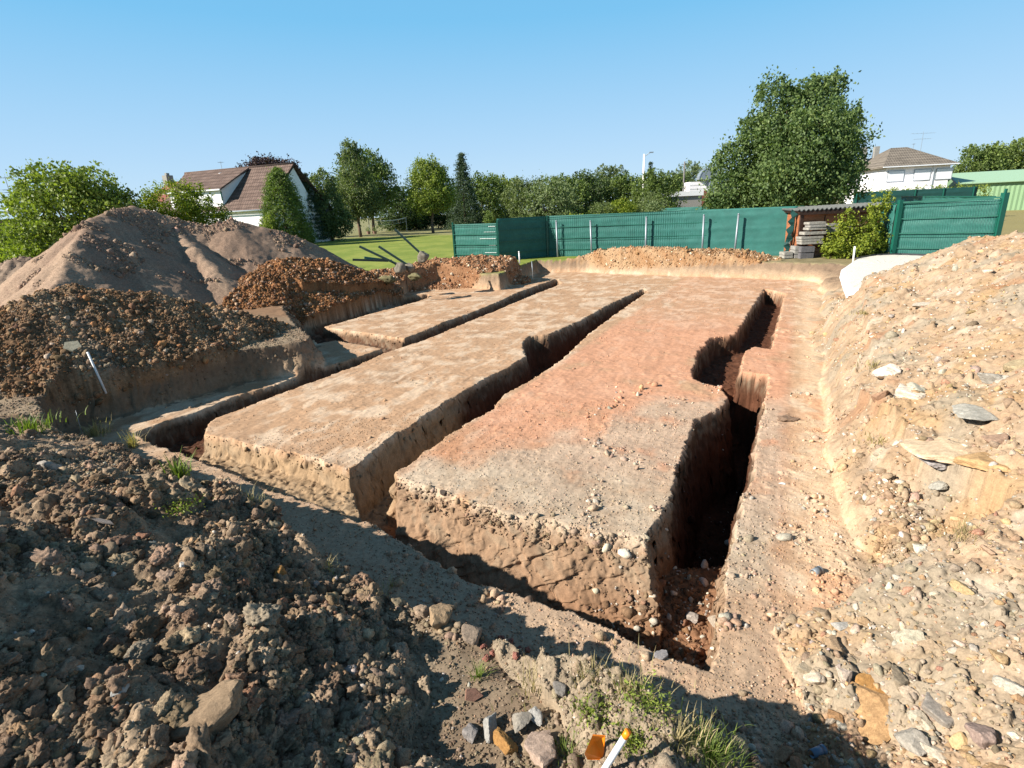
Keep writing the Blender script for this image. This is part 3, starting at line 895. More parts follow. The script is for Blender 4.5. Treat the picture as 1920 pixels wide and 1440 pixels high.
SEED = [1000]
def tree(name, label, cat, u, vbase, Y, blobs, n, leaf, mat, trunk_h, trunk_r, clump=.4, per=26, group=None, shell=.55, z0=.55, limbs=9, spread=2.0, up=.25, shoots=0):
    """blobs are (dx, dz, rx, rz, dy) in metres round the trunk foot"""
    SEED[0] += 1
    rg = np.random.default_rng(SEED[0])
    x = at(u, vbase, Y)[0]
    o = empty(name, (x, Y, z0))
    tag(o, label, cat, group)
    B = [(b[0], b[4] if len(b) > 4 else 0, b[1], b[2], b[2] * .9, b[3]) for b in blobs]
    P = crown_points(B, n, rg, clump, per, shell)
    if shoots:
        top = []
        for i in range(shoots):
            b = B[rg.integers(0, len(B))]
            d = Vector((rg.normal() * .6, rg.normal() * .6, rg.uniform(.15, 1.1))).normalized()
            s0 = Vector(b[:3]) + Vector((d.x * b[3], d.y * b[4], d.z * b[5])) * .92
            L = rg.uniform(.4, 1.3) * min(1.1, max(b[5] * .36, .35))
            dd = (d * .5 + Vector((rg.normal() * .12, rg.normal() * .12, .8))).normalized()
            k = int(40 * L / .6 / max(leaf, .1) * .12) + 14
            t = rg.uniform(0, 1, k)
            q = np.array(s0)[None] + np.array(dd)[None] * (t * L)[:, None] + rg.normal(size=(k, 3)) * (.16 * (1.15 - t))[:, None] * (1 + L * .4)
            top.append(q)
        P = np.concatenate([P] + top)
    P = P[P[:, 2] > .05]
    S = leaf * rg.uniform(.6, 1.35, len(P))
    v, f, br = leaves(P, S, rg, up)
    me = mesh_np('crown', v, f, {'leaf': ('FLOAT', br)})
    link('crown', me, M[mat], o)
    if trunk_h:
        trunk_mesh(trunk_h, trunk_r, rg, limbs, spread).build('trunk', M['bark'], o, True)
    return o

def conifer(name, label, cat, u, vbase, Y, h, r, n, leaf, mat, group=None, z0=.55, power=1.0, low=.4, ragged=.25, tr=.18):
    SEED[0] += 1
    rg = np.random.default_rng(SEED[0])
    x = at(u, vbase, Y)[0]
    o = empty(name, (x, Y, z0)); tag(o, label, cat, group)
    per = 18
    nc = n // per
    t = rg.uniform(0, 1, nc) ** 1.35
    lay = np.round(t * 16) / 16 + rg.normal(size=nc) * .012
    t = np.clip(lay * .6 + t * .4, 0, 1)
    a = rg.uniform(0, 2 * pi, nc)
    rr = r * (1 - t) ** power * (1 - ragged * rg.uniform(0, 1, nc)) * (.55 + .45 * rg.uniform(0, 1, nc) ** .4)
    c = np.stack([np.cos(a) * rr, np.sin(a) * rr, low + t * (h - low)], -1)
    P = np.repeat(c, per, 0)
    rad = np.stack([np.cos(a), np.sin(a), np.full(nc, -.15)], -1)
    P = P + np.repeat(rad, per, 0) * rg.normal(size=(nc * per, 1)) * r * .09 + rg.normal(size=(nc * per, 3)) * r * .045
    S = leaf * rg.uniform(.6, 1.3, len(P))
    v, f, br = leaves(P, S, rg, .1, .4)
    link('crown', mesh_np('crown', v, f, {'leaf': ('FLOAT', br)}), M[mat], o)
    MB().tube((0, 0, -.2), (0, 0, h * .93), tr, .02, 8).build('trunk', M['bark'], o, True)
    return o

# --- the big maple behind the shed
tree('maple_tree', 'huge round dark green tree towering over the brown shed and the green fence', 'tree', 1466, 400, 31,
     [(0, 3.6, 2.9, 2.2), (-2.6, 2.7, 1.5, 1.2), (2.3, 3.0, 1.5, 1.2), (-1.5, 5.2, 1.3, 1.2), (-1.0, 6.9, .9, 1.2), (.5, 6.6, 1.0, 1.3), (1.7, 6.7, .9, 1.4), (2.9, 5.3, .9, 1.1), (3.1, 3.9, .9, .9), (-2.9, 4.1, .9, .9), (-1.6, 1.6, 1.8, .8), (.9, 1.7, 1.9, .9), (.5, 4.9, 2.4, 1.8), (-3.3, 1.9, .8, .7), (.4, 4.6, 2.6, 2.0, -1.3), (-.8, 3.0, 1.8, 1.3, -2.0), (1.5, 2.7, 1.5, 1.1, -1.8)],
     64000, .15, 'g_big', 5.5, .28, .42, 34, shoots=420, spread=2.6, limbs=18, shell=.5)
tree('walnut_tree', 'bushy light green tree with loose twigs rising behind the left soil heaps', 'tree', 158, 500, 22,
     [(0, 2.9, 1.7, 1.2), (-1.5, 1.9, 1.3, 1.0), (1.3, 2.7, 1.2, 1.1), (-.3, 3.9, 1.2, .7), (.9, 3.8, 1.1, .6), (-2.1, 1.0, 1.1, .9), (1.7, 3.0, .7, .6), (-.6, 1.4, 1.6, 1.1), (-1.3, 3.2, .9, .6)],
     24000, .12, 'g_light', 3.4, .12, .3, 24, shoots=90, spread=1.6, z0=.55)
tree('hedge_tree', 'dark tree cut off by the left edge of the picture behind the small grey heap', 'tree', -30, 540, 24,
     [(-.6, 1.6, 2.2, 1.9), (1.0, .9, 1.5, 1.2), (-2, 2.4, 1.8, 1.6)], 16000, .15, 'g_dark', 2.4, .14, .35, 24)
tree('hedge_tree', 'low dark bush in the shadow between the left edge and the light green tree', 'tree', 60, 540, 25.5,
     [(0, .9, 1.6, .9), (1.3, .7, 1.3, .8), (-1.3, .7, 1.3, .8)], 9000, .14, 'g_dark', 1.2, .08, .3, 24)
tree('garden_bush', 'rounded yellow-green bush above the crest of the tall grey heap', 'bush', 322, 420, 24,
     [(0, 2.9, 1.15, 1.25), (-.8, 2.4, .9, 1.1), (.6, 2.3, .9, 1.1)], 11000, .09, 'g_yellow', 1.2, .06, .2, 24, up=.8)
tree('garden_bush', 'taller yellow-green bush in front of the white dormer house, right of the rounded one', 'bush', 382, 420, 24.5,
     [(0, 2.4, 1.0, 1.3), (-.3, 3.4, .65, .7), (.6, 1.9, .8, 1.1)], 10000, .09, 'g_yellow', 1.2, .06, .2, 24, up=.8)
tree('garden_bush', 'small dark green bush below the dormer window, right of the yellow-green bushes', 'bush', 425, 425, 25,
     [(0, 1.7, .7, .8), (.6, 1.3, .7, .75)], 6000, .09, 'g_dark', .8, .05, .2, 24)
conifer('thuja_tree', 'dense dark green cone-shaped thuja in front of the white house gable', 'thuja', 540, 445, 52, 6.7, 2.3, 36000, .17, 'g_mid', power=.5, ragged=.08)
tree('garden_bush', 'small bright bush hugging the left side of the cone-shaped thuja', 'bush', 505, 440, 50, [(0, 1.5, .7, 1.1), (.2, 2.4, .5, .6)], 3000, .13, 'g_light', 1, .05, .2, 20)
conifer('spruce_tree', 'narrow bluish conifer with a thin tip just right of the white gable', 'conifer', 588, 440, 60, 6.8, 1.6, 12000, .16, 'g_fir', power=.9, ragged=.4)
tree('garden_tree', 'dark olive tree leaning out beside the narrow bluish conifer', 'tree', 622, 438, 62,
     [(0, 3.2, 2.0, 2.4), (-.3, 5.6, 1.3, 1.6), (.6, 1.8, 1.8, 1.4), (-.9, 1.5, 1.7, 1.3)], 16000, .2, 'g_olive', 4, .16, .4, 24, shoots=30)
tree('birch_tree', 'tall feathery olive-green tree with a slim trunk on the edge of the lawn', 'tree', 676, 438, 70,
     [(0, 5.4, 2.5, 2.4), (.1, 8.2, 1.8, 1.9), (-.8, 3.6, 2.0, 1.5), (1.1, 4.2, 1.9, 1.9), (0, 10.0, .9, 1.0)], 22000, .2, 'g_olive', 8.5, .22, .45, 24, shoots=46)
tree('lime_tree', 'large leafy green tree filling the gap behind the feathery tree', 'tree', 700, 430, 84,
     [(0, 6.2, 3.0, 3.6), (-2.2, 5.4, 3.0, 3.4), (2.0, 7.0, 2.4, 3.0), (0.4, 9.4, 2.2, 2.0), (-2.6, 8.6, 2.0, 2.0)], 20000, .27, 'g_mid', 7, .25, .6, 24, shoots=24)
tree('maple_tree', 'round bright green tree standing alone on a pale trunk in the middle of the lawn', 'tree', 812, 428, 72,
     [(0, 5.0, 3.0, 2.3), (-.3, 7.3, 2.0, 1.7), (1.0, 4.2, 2.3, 1.6), (-1.0, 3.8, 2.1, 1.4), (.7, 6.6, 1.9, 1.4)], 26000, .2, 'g_light', 6, .2, .45, 26, shoots=46)
conifer('spruce_tree', 'pointed blue-green spruce right of the round lawn tree', 'conifer', 873, 420, 80, 9.9, 3.0, 16000, .24, 'g_fir', ragged=.35)
# --- the wooded edge behind the garden: every tree of its own
wood = [  # u, Y, blobs scale (w, h), material, label
    (752, 92, 3.6, 6.6, 'g_dark', 'dark tree in deep shade behind the volleyball net'),
    (786, 95, 3.0, 5.6, 'g_dark', 'low dark tree left of the bright round lawn tree'),
    (845, 96, 3.2, 5.8, 'g_dark', 'dark bush-like tree right of the round lawn tree trunk'),
    (905, 90, 3.4, 8.0, 'g_mid', 'green rounded tree right of the pointed spruce'),
    (945, 92, 3.6, 7.8, 'g_light', 'light green dome-shaped tree in the hedge row'),
    (985, 74, 3.2, 6.2, 'g_olive', 'old apple-like tree with grey branches and thin foliage'),
    (1030, 72, 3.6, 6.0, 'g_pale', 'pale olive orchard tree above the left part of the fence'),
    (1062, 78, 3.2, 6.4, 'g_mid', 'green orchard tree right of the pale olive one'),
    (1098, 82, 3.4, 7.0, 'g_dark', 'dark tree in the middle of the orchard row'),
    (1138, 90, 3.4, 8.4, 'g_olive', 'tallest olive tree of the row left of the white lamp post'),
    (1172, 84, 3.0, 6.6, 'g_mid', 'bushy green tree just left of the white lamp post'),
    (1228, 80, 3.6, 6.6, 'g_mid', 'wide green tree just right of the white lamp post'),
    (1262, 105, 3.6, 7.6, 'g_dark', 'dark tree behind the thin wooden pole'),
    (1290, 112, 3.6, 9.6, 'g_pale', 'tall pale birch-like tree behind the thin wooden pole'),
    (1330, 115, 3.4, 9.4, 'g_pale', 'pale thin tree peeking out left of the huge round tree'),
]
for i, (u, Yw, w_, h_, mt, lb) in enumerate(wood):
    v0 = 371 - .046 * (u - 1498) + 2.3 * 1020 / Yw
    j = (i * 37 % 10) / 10
    tree('hedge_tree', lb, 'tree', u, v0, Yw, [(0, h_ * .42, w_, h_ * .40), (-w_ * .4, h_ * (.62 + .05 * j), w_ * .6, h_ * .28), (w_ * .4, h_ * (.7 - .05 * j), w_ * .6, h_ * .27), (-.2 * w_ * j, h_ * .84, w_ * .45, h_ * .17), (0, h_ * .18, w_ * 1.05, h_ * .18)],
         12000, .26 if Yw > 76 else .22, mt, h_ * .7, .18, .5, 22, group='trees of the wooded garden edge', shoots=26)
conifer('spruce_tree', 'small dark spruce tip showing behind the white lamp post', 'conifer', 1217, 395, 108, 9.6, 2.2, 5000, .3, 'g_fir', ragged=.35)
for u, Yw, w_, h_, mt, lb in [(1130, 40, .9, 2.7, 'g_olive', 'slim olive bush behind the fence, left of the yellow round bush'), (1166, 40, .95, 2.85, 'g_yellow', 'round yellow bush behind the long green fence'),
                              (1219, 40, 1.05, 3.2, 'g_olive', 'dull green bush behind the fence below the white lamp post'), (1225, 38, .5, 2.5, 'g_pale', 'small silvery bush in front of the dull green one behind the fence')]:
    tree('garden_bush', lb, 'bush', u, 395, Yw, [(0, h_ * .68, w_, h_ * .3), (0, h_ * .35, w_ * .9, h_ * .3)], 6000, .09, mt, h_ * .4, .05, .2, 20, limbs=5, spread=.4)
tree('garden_bush', 'low bush with yellowish leaves just over the top of the long fence', 'bush', 1078, 400, 33, [(0, 1.6, .9, .3), (.9, 1.55, .7, .28), (-.8, 1.5, .6, .25)], 3000, .1, 'g_yellow', 1.2, .05, .2, 20)
tree('garden_bush', 'thin dark leafy bush beside the spruce foot on the lawn edge', 'bush', 917, 412, 66, [(0, 1.1, .6, 1.2)], 1800, .15, 'g_mid', 1, .05, .2, 20)
tree('beech_tree', 'dark purple treetop showing above the ridge of the brown roof', 'tree', 500, 310, 72, [(0, 8.9, 2.2, .9), (-1.6, 8.6, 1.6, .7), (2.0, 8.7, 2.2, .6), (0, 6.4, 2.4, 2.0)], 9000, .25, 'g_purple', 7, .25, .5, 22, shoots=16)
for i, (u, Yw, w_, h_, mt, lb) in enumerate([(1828, 75, 3.2, 8.2, 'g_mid', 'bushy green tree directly behind the pale green barn ridge'), (1868, 78, 3.8, 8.6, 'g_light', 'middle one of the three trees behind the pale green barn'), (1912, 76, 3.4, 8.8, 'g_mid', 'green tree at the right edge behind the barn'), (1790, 100, 4, 6.2, 'g_dark', 'low dark wood edge between the white house and the barn')]):
    tree('field_tree', lb, 'tree', u, 380, Yw, [(0, h_ * .5, w_, h_ * .36), (-w_ * .4, h_ * .72, w_ * .6, h_ * .2), (w_ * .4, h_ * .74, w_ * .5, h_ * .2), (0, h_ * .25, w_, h_ * .25)], 11000, .27, mt, h_ * .7, .2, .5, 22, group='trees behind the green barn', shoots=26)
tree('garden_hedge', 'low light green hedge along the foot of the white house behind the dark fence', 'hedge', 1725, 372, 47, [(i_ * 1.3 - 4.5, 1.9, 1.0, .7) for i_ in range(8)], 9000, .13, 'g_light', 1.2, .05, .25, 20, z0=.6, limbs=3, spread=1)
tree('tree_row', 'dark shaded foliage behind the maple on the far side of the gardens', 'tree', 1420, 372, 60, [(0, 2, 3.5, 2.2), (4.5, 2, 3.2, 2.0)], 7000, .2, 'g_dark', 3, .15, .4, 22)
# laurel by the shed
SH = tree('laurel_shrub', 'bushy yellow-green laurel growing in front of the brown shed', 'shrub', 1603, 487, 21.0,
     [(0.0, .5, .9, .42), (-.75, .45, .5, .35), (-.45, 1.25, .22, .5), (-.62, .95, .25, .5), (.35, 1.3, .42, .5), (.75, 1.85, .24, .42), (.3, .9, .7, .55), (.55, .55, .6, .5), (.42, 2.0, .16, .3)],
     10500, .085, 'g_yellow', 1.6, .035, .10, 20, z0=.45, limbs=12, spread=.6, shell=.35, shoots=34)

# --- grass tufts, weeds and straw at the near bank
def tuft(name, label, cat, x, y, n, h, spread, mat, seed, lean=.5, w=.006, z=None):
    rg = np.random.default_rng(seed)
    zz = float(height(np.array([x]), np.array([y]))[0][0]) if z is None else z
    vs = []; fs = []; br = []
    for i in range(n):
        a = rg.uniform(0, 2 * pi); r0 = abs(rg.normal()) * spread * .5
        bx, by = cos(a) * r0, sin(a) * r0
        a2 = a + rg.normal() * .7
        L = h * (.72 if y < 4 else 1) * rg.uniform(.4, 1.1); ln = lean * rg.uniform(.2, 1.6)
        c = rg.uniform(0, 1); sx, sy = -sin(a2) * w, cos(a2) * w
        b0 = len(vs)
        for k in range(4):
            t = k / 3
            px = bx + cos(a2) * L * ln * t * t; py = by + sin(a2) * L * ln * t * t; pz = L * t * (1 - .35 * ln * t)
            ww = 1 - .9 * t
            vs += [(px - sx * ww, py - sy * ww, pz), (px + sx * ww, py + sy * ww, pz)]; br += [c, c]
        for k in range(3): fs.append((b0 + 2 * k, b0 + 2 * k + 1, b0 + 2 * k + 3, b0 + 2 * k + 2))
    if spread >= .14: name = 'grass_patch'
    o = link(name, mesh_np(name, np.array(vs), np.array(fs), {'leaf': ('FLOAT', np.array(br))}), M[mat])
    o.location = (x, y, zz - .01)
    if spread >= .14:
        o['kind'] = 'stuff'; o['label'] = label
        return o
    return tag(o, label, cat)

def weed(label, x, y, seed, r=.12, n=260, mat='g_light', leaf=.018, name='weed', cat='weed'):
    rg = np.random.default_rng(seed)
    zz = float(height(np.array([x]), np.array([y]))[0][0])
    P = rg.normal(size=(n, 3)) * np.array([r * .55, r * .55, r * .3]); P[:, 2] = np.abs(P[:, 2]) + .01
    v, f, br = leaves(P, leaf * rg.uniform(.6, 1.5, n), rg, .7, .45)
    o = empty(name, (x, y, zz)); tag(o, label, cat)
    link('foliage', mesh_np('foliage', v, f, {'leaf': ('FLOAT', br)}), M[mat], o)
    mb = MB()
    for i in range(14):
        e = P[rg.integers(0, n)]
        mb.tube((0, 0, 0), tuple(e), .0015, .0008, 4, False)
    mb.build('stem', M[mat], o)
    return o

def G(u, v, z=.6): return gz(u, v, z)
def on(u, v, z0=.6):
    """where the line of sight through that spot meets the ground"""
    lo = None
    r = ray(u, v)
    t = np.linspace(.8, 30, 4000)
    x = r[0] * t; y = r[1] * t; zz = CAMH + r[2] * t
    h, k, d = height(x, y)
    q = np.where(zz < h)[0]
    i = q[0] if len(q) else len(t) - 1
    return float(x[i]), float(y[i]), float(h[i])
for i, (u, v, n, h, sp, mt, lb) in enumerate([
    (1330, 1418, 420, .13, .16, 'grass', 'bright green grass clump on the near bank at the bottom edge, beside the shadow'),
    (895, 1270, 60, .16, .05, 'grass', 'pale spiky grass tuft among the clods, left of the reddish rubble'),
    (337, 893, 70, .22, .10, 'grass', 'small grass tuft on the edge of the near trench, left part'),
    (253, 838, 60, .3, .12, 'straw', 'dry grass tuft at the left corner of the excavation'),
    (50, 805, 160, .18, .4, 'grass', 'green grass patch at the left edge of the near bank'),
    (180, 815, 80, .25, .2, 'straw', 'yellowish dry grass at the left end of the near bank'),
    (470, 945, 60, .18, .2, 'straw', 'dry grass wisps on the bank above the near trench'),
    (610, 1070, 50, .14, .12, 'straw', 'dry grass wisps on the bank left of the shaded bench'),
    (735, 1100, 70, .12, .14, 'straw', 'dry grass tuft topping a clod in the middle of the bank'),
    (1810, 1000, 130, .14, .22, 'straw', 'matted dry grass sod lying on the pale clay heap'),
    (976, 484, 40, .35, .2, 'grass', 'tall grass tuft by the white stake at the far pit corner'),
    (1620, 600, 60, .10, .25, 'straw', 'thin dry grass on the right rim of the pit, far part'),
    (1640, 690, 60, .10, .3, 'straw', 'thin dry grass on the right rim of the pit, middle part'),
    (1650, 830, 60, .08, .3, 'straw', 'thin dry grass on the right rim of the pit, near part'),
    (1180, 1300, 120, .16, .2, 'straw', 'tangle of dry stalks on the near bank above the orange marker'),
    (1105, 1270, 60, .16, .12, 'straw', 'dry stalks sticking up left of the green weed'),
    (1270, 1390, 160, .14, .2, 'straw', 'dry grass between the orange marker and the bright grass clump'),
    (1000, 1300, 70, .16, .2, 'straw', 'flattened straw among the stones at the bottom centre'),
    (1060, 1420, 80, .12, .14, 'grass', 'green grass blades left of the orange marker')]):
    x, y, z_ = on(u, v)
    tuft('grass_tuft', lb, 'grass tuft', x, y, n, h, sp, mt, 600 + i, w=.0025 if y < 4 else .008, z=z_)
for i, (u, v, r, lb) in enumerate([(1213, 1325, .10, 'leafy green weed on the near bank beside the shaded bench'), (1115, 1345, .10, 'green weed with a tall stem left of the leafy one'), (345, 955, .10, 'tiny green weed among clods left of the near trench'), (1190, 1395, .07, 'small dark green weed right behind the white and orange stake')]):
    x, y, z_ = on(u, v); weed(lb, x, y, 700 + i, r)
# ---------------------------------------------------------------- fences, buildings and small things
M['screen'] = plain('green_screen_fabric', (.028, .122, .105), .6, .25, .16, 3.0)
M['screen_dark'] = plain('dark_green_screen', (.010, .050, .045), .55, .3, .12, 2.0)
M['green_metal'] = plain('green_powder_coat', (.008, .085, .06), .4, .4, .08)
M['dark_metal'] = plain('dark_green_steel', (.012, .03, .022), .45, .4, .2, 12)
M['galv'] = plain('galvanised_steel', (.27, .30, .33), .5, .5, .12, 14, metallic=.5)
M['white_wall'] = plain('white_render', (.80, .77, .78), .85, .15, .05, 1.5)
M['white_paint'] = plain('white_paint', (.7, .7, .7), .5, .3, .06)
M['pvc'] = plain('white_shutter', (.66, .68, .72), .5, .3, .05)
M['brown_wood'] = plain('stained_boards', (.27, .10, .045), .7, .2, .4, 5, .3, stretch=(1, 1, 9))
M['dark_wood'] = plain('dark_timber', (.045, .025, .018), .75, .2, .35, 7, .3)
M['grey_wood'] = plain('weathered_timber', (.16, .15, .14), .85, .15, .35, 9, .3)
M['fibre'] = plain('fibre_cement', (.11, .115, .11), .85, .15, .3, 8, .3)
M['dirty_concrete'] = plain('dirty_concrete', (.17, .15, .12), .9, .15, .3, 10, .4)
M['concrete'] = plain('concrete', (.25, .24, .22), .9, .15, .2, 10, .4)
M['tile_pale'] = plain('pale_concrete_slab', (.27, .255, .225), .9, .15, .3, 12, .4)
M['tile_pink'] = plain('reddish_slab', (.24, .15, .12), .9, .15, .25, 12, .4)
M['tile_dark'] = plain('dark_grey_slab', (.12, .115, .12), .9, .15, .25, 12, .4)
M['gravel'] = plain('white_gravel', (.62, .59, .53), .95, .1, .25, 60, .8)
M['sheet'] = plain('white_geotextile', (.72, .73, .75), .6, .2, .05, 8, .2)
M['black_pl'] = plain('black_edging', (.03, .03, .035), .5, .3, .2)
M['orange_pl'] = plain('fluorescent_orange_plastic', (.95, .24, .01), .4, .4, .1, 30)
M['barn_wall'] = plain('pale_green_cladding', (.19, .30, .165), .6, .25, .06)
M['barn_roof'] = plain('pale_green_roof', (.27, .40, .27), .5, .3, .07)
M['glass'] = plain('window_glass', (.05, .06, .07), .15, .6, .1)
M['red_tile'] = plain('red_roof', (.20, .075, .055), .85, .15, .2, 6, .3)
M['net'] = plain('white_net', (.55, .6, .62), .7, .2, .1)
M['blue_pipe'] = plain('grey_blue_pipe', (.10, .16, .24), .4, .4, .1)

def tiles_mat(name, c1, c2, row=.34, wid=.3):
    m, nt, b = newmat(name, .85, .15)
    tc = N(nt, 'ShaderNodeTexCoord')
    br = N(nt, 'ShaderNodeTexBrick', Scale=1.0)
    br.inputs['Color1'].default_value = (*c1, 1); br.inputs['Color2'].default_value = (*c2, 1)
    br.inputs['Mortar'].default_value = (*[c * .45 for c in c1], 1)
    br.inputs['Mortar Size'].default_value = .035; br.inputs['Mortar Smooth'].default_value = .6
    br.inputs['Brick Width'].default_value = wid; br.inputs['Row Height'].default_value = row
    sp = N(nt, 'ShaderNodeSeparateXYZ'); cb = N(nt, 'ShaderNodeCombineXYZ')
    nt.links.new(tc.outputs['Object'], sp.inputs[0])
    nt.links.new(sp.outputs['X'], cb.inputs['X']); nt.links.new(sp.outputs['Z'], cb.inputs['Y'])
    nt.links.new(cb.outputs[0], br.inputs['Vector'])
    n1 = N(nt, 'ShaderNodeTexNoise', Scale=1.3, Detail=5.0)
    nt.links.new(tc.outputs['Object'], n1.inputs['Vector'])
    r = ramp(nt, [(.3, (.8,) * 3), (.7, (1.2,) * 3)]); nt.links.new(n1.outputs[0], r.inputs[0])
    nt.links.new(mixc(nt, 'MULTIPLY', 1.0, br.outputs[0], r.outputs[0]), b.inputs['Base Color'])
    bp = N(nt, 'ShaderNodeBump', Strength=.6, Distance=.03)
    nt.links.new(br.outputs['Fac'], bp.inputs['Height']); bp.invert = True
    nt.links.new(bp.outputs[0], b.inputs['Normal'])
    return m
M['roof_brown'] = tiles_mat('brown_concrete_tiles', (.125, .085, .07), (.165, .115, .095))
M['roof_grey'] = tiles_mat('grey_brown_tiles', (.17, .145, .12), (.20, .17, .14), .3, .25)

def sheet(p0, p1, h, name, mat, parent, wav=.012, ny=14, thick=.012, seed=0, top_drop=0.0):
    """a standing sheet from p0 to p1 with horizontal folds and a slightly slack surface"""
    p0 = np.array(p0, float); p1 = np.array(p1, float)
    L = np.linalg.norm(p1 - p0); nx = max(4, int(L / .12))
    s_, t_ = np.meshgrid(np.linspace(0, 1, nx), np.linspace(0, 1, ny * 3))
    d = (p1 - p0) / L; nrm = np.array([d[1], -d[0], 0]); nrm /= np.linalg.norm(nrm)
    off = wav * fbm(s_ * L + seed * 7, t_ * h * 2.5, .6, 3, seed + 3) * 2.2 + .012 * np.abs(np.sin(t_ * pi * 4.02)) ** 8
    base = p0 + (p1 - p0) * s_[..., None]
    hh = h * t_ - top_drop * s_ * t_
    A = base + nrm * off[..., None]; A[..., 2] += hh
    Bk = base + nrm * (off - thick)[..., None]; Bk[..., 2] += hh
    n = nx * ny * 3
    V_ = np.concatenate([A.reshape(-1, 3), Bk.reshape(-1, 3)])
    i = (np.arange(ny * 3 - 1)[:, None] * nx + np.arange(nx - 1)[None]).ravel()
    F1 = np.stack([i, i + 1, i + nx + 1, i + nx], 1); F2 = F1[:, ::-1] + n
    e1 = np.arange(nx - 1); tp = (ny * 3 - 1) * nx + e1
    F3 = np.stack([tp, tp + 1, tp + 1 + n, tp + n], 1); F4 = np.stack([e1 + 1, e1, e1 + n, e1 + 1 + n], 1)
    r_ = np.arange(ny * 3 - 1) * nx
    F5 = np.stack([r_, r_ + nx, r_ + nx + n, r_ + n], 1); q = r_ + nx - 1
    F6 = np.stack([q + nx, q, q + n, q + nx + n], 1)
    return link(name, mesh_np(name, V_, np.concatenate([F1, F2, F3, F4, F5, F6])), M[mat], parent, True)

def wires(p0, p1, h, parent, step=.1, rows=None, off=.075):
    a = Vector(p0); b = Vector(p1); d = (b - a); L = d.length; d.normalize()
    n = Vector((d.y, -d.x, 0)) * off
    mb = MB()
    k = int(L / step)
    for i in range(k + 1):
        q = a + d * (i * L / k) + n
        mb.bar(q, q + Vector((0, 0, h)), .007, .007)
    for r_ in rows or (.02, .25, .45, .5, .75, .95, 1.0):
        q = Vector((0, 0, h * r_))
        mb.bar(a + q + n, b + q + n, .012, .03 if r_ in (.25, .5, .75) else .012)
    return mb.build('wire_mesh', M['green_metal'], parent)

def P3(u, v, Y, z): p_ = at(u, v, Y); return (p_[0], Y, z)
ZB = .42
# --- long green screened fence
f0, f1, f2, f3 = P3(853, 480, 28.2, ZB), P3(935, 480, 26.6, ZB), P3(1027, 478, 28.0, ZB), P3(1497, 480, 22.6, ZB)
FE = empty('screened_fence', (0, 0, 0))
tag(FE, 'long green fence with screening fabric running from the lawn to the brown shed', 'fence')
sheet(f0, f1, 1.92, 'screen', 'screen', FE, .008, seed=1)
sheet(f1, f2, 2.12, 'screen', 'screen', FE, .008, seed=2)
sheet(f2, (f3[0] - .25, f3[1], f3[2]), 2.12, 'screen', 'screen', FE, .006, seed=3, top_drop=.0)
wires(f0, f1, 1.92, FE); wires(f1, f2, 2.12, FE); wires(f2, f3, 2.12, FE)
for q, hh in ((f0, 2.02), (f1, 2.05), (f2, 2.15)):
    MB().box(q[0] - .04, q[0] + .04, q[1] - .09, q[1] - .02, q[2] - .3, q[2] + hh).build('post', M['green_metal'], FE)
mb = MB(); k_ = 6
for i in range(1, k_):
    t = i / k_; mb = MB(); x = f2[0] + (f3[0] - f2[0]) * t; y = f2[1] + (f3[1] - f2[1]) * t
    mb.box(x - .03, x + .03, y + .03, y + .09, ZB - .3, ZB + 2.1).build('post', M['green_metal'], FE)
# white tears along the folds of the left panel
for i, t in enumerate((.12, .30, .48, .64, .80, .93)):
    a = Vector(f0).lerp(Vector(f1), .62 + .1 * (i % 3)); b = Vector(f0).lerp(Vector(f1), .97)
    nn = Vector((f1[1] - f0[1], -(f1[0] - f0[0]), 0)).normalized() * .05
    zz = Vector((0, 0, 1.92 * t))
    MB().bar(a + zz + nn, b + zz + nn, .006, .010 + .008 * (i % 2)).build('torn_edge', M['white_paint'], FE)
# --- grey posts in front of it
for i, (u, v0, v1, du) in enumerate([(1043, 415, 482, 3), (1107, 415, 470, 3), (1212, 408, 468, -2), (1320, 404, 470, -4), (1385, 402, 476, -9)]):
    rx_ = ray(u, 440); kx = rx_[0] / rx_[1]
    t_ = (kx * f2[1] - f2[0]) / ((f3[0] - f2[0]) - kx * (f3[1] - f2[1])); Yp = f2[1] + (f3[1] - f2[1]) * t_ - .3
    a = at(u + du, 484, Yp); b = at(u, v0, Yp)
    o = empty('metal_post', (a[0], Yp, ZB - .1))
    tag(o, ['grey steel post by the left corner of the long fence', 'second grey steel post from the left, left of the ochre soil ridge', 'middle one of the five grey steel posts in front of the long fence', 'second grey steel post from the right, standing upright behind the soil ridge', 'rightmost grey steel post, leaning to the right at its top'][i], 'post', 'grey steel posts in front of the long fence')
    MB().tube((0, 0, 0), (b[0] - a[0], 0, b[2] - ZB + .1), .04, .04, 12).build('tube', M['galv'], o, True)
    MB().tube((b[0] - a[0], 0, b[2] - ZB + .1), (b[0] - a[0], 0, b[2] - ZB + .14), .046, .04, 12).build('cap', M['galv'], o, True)

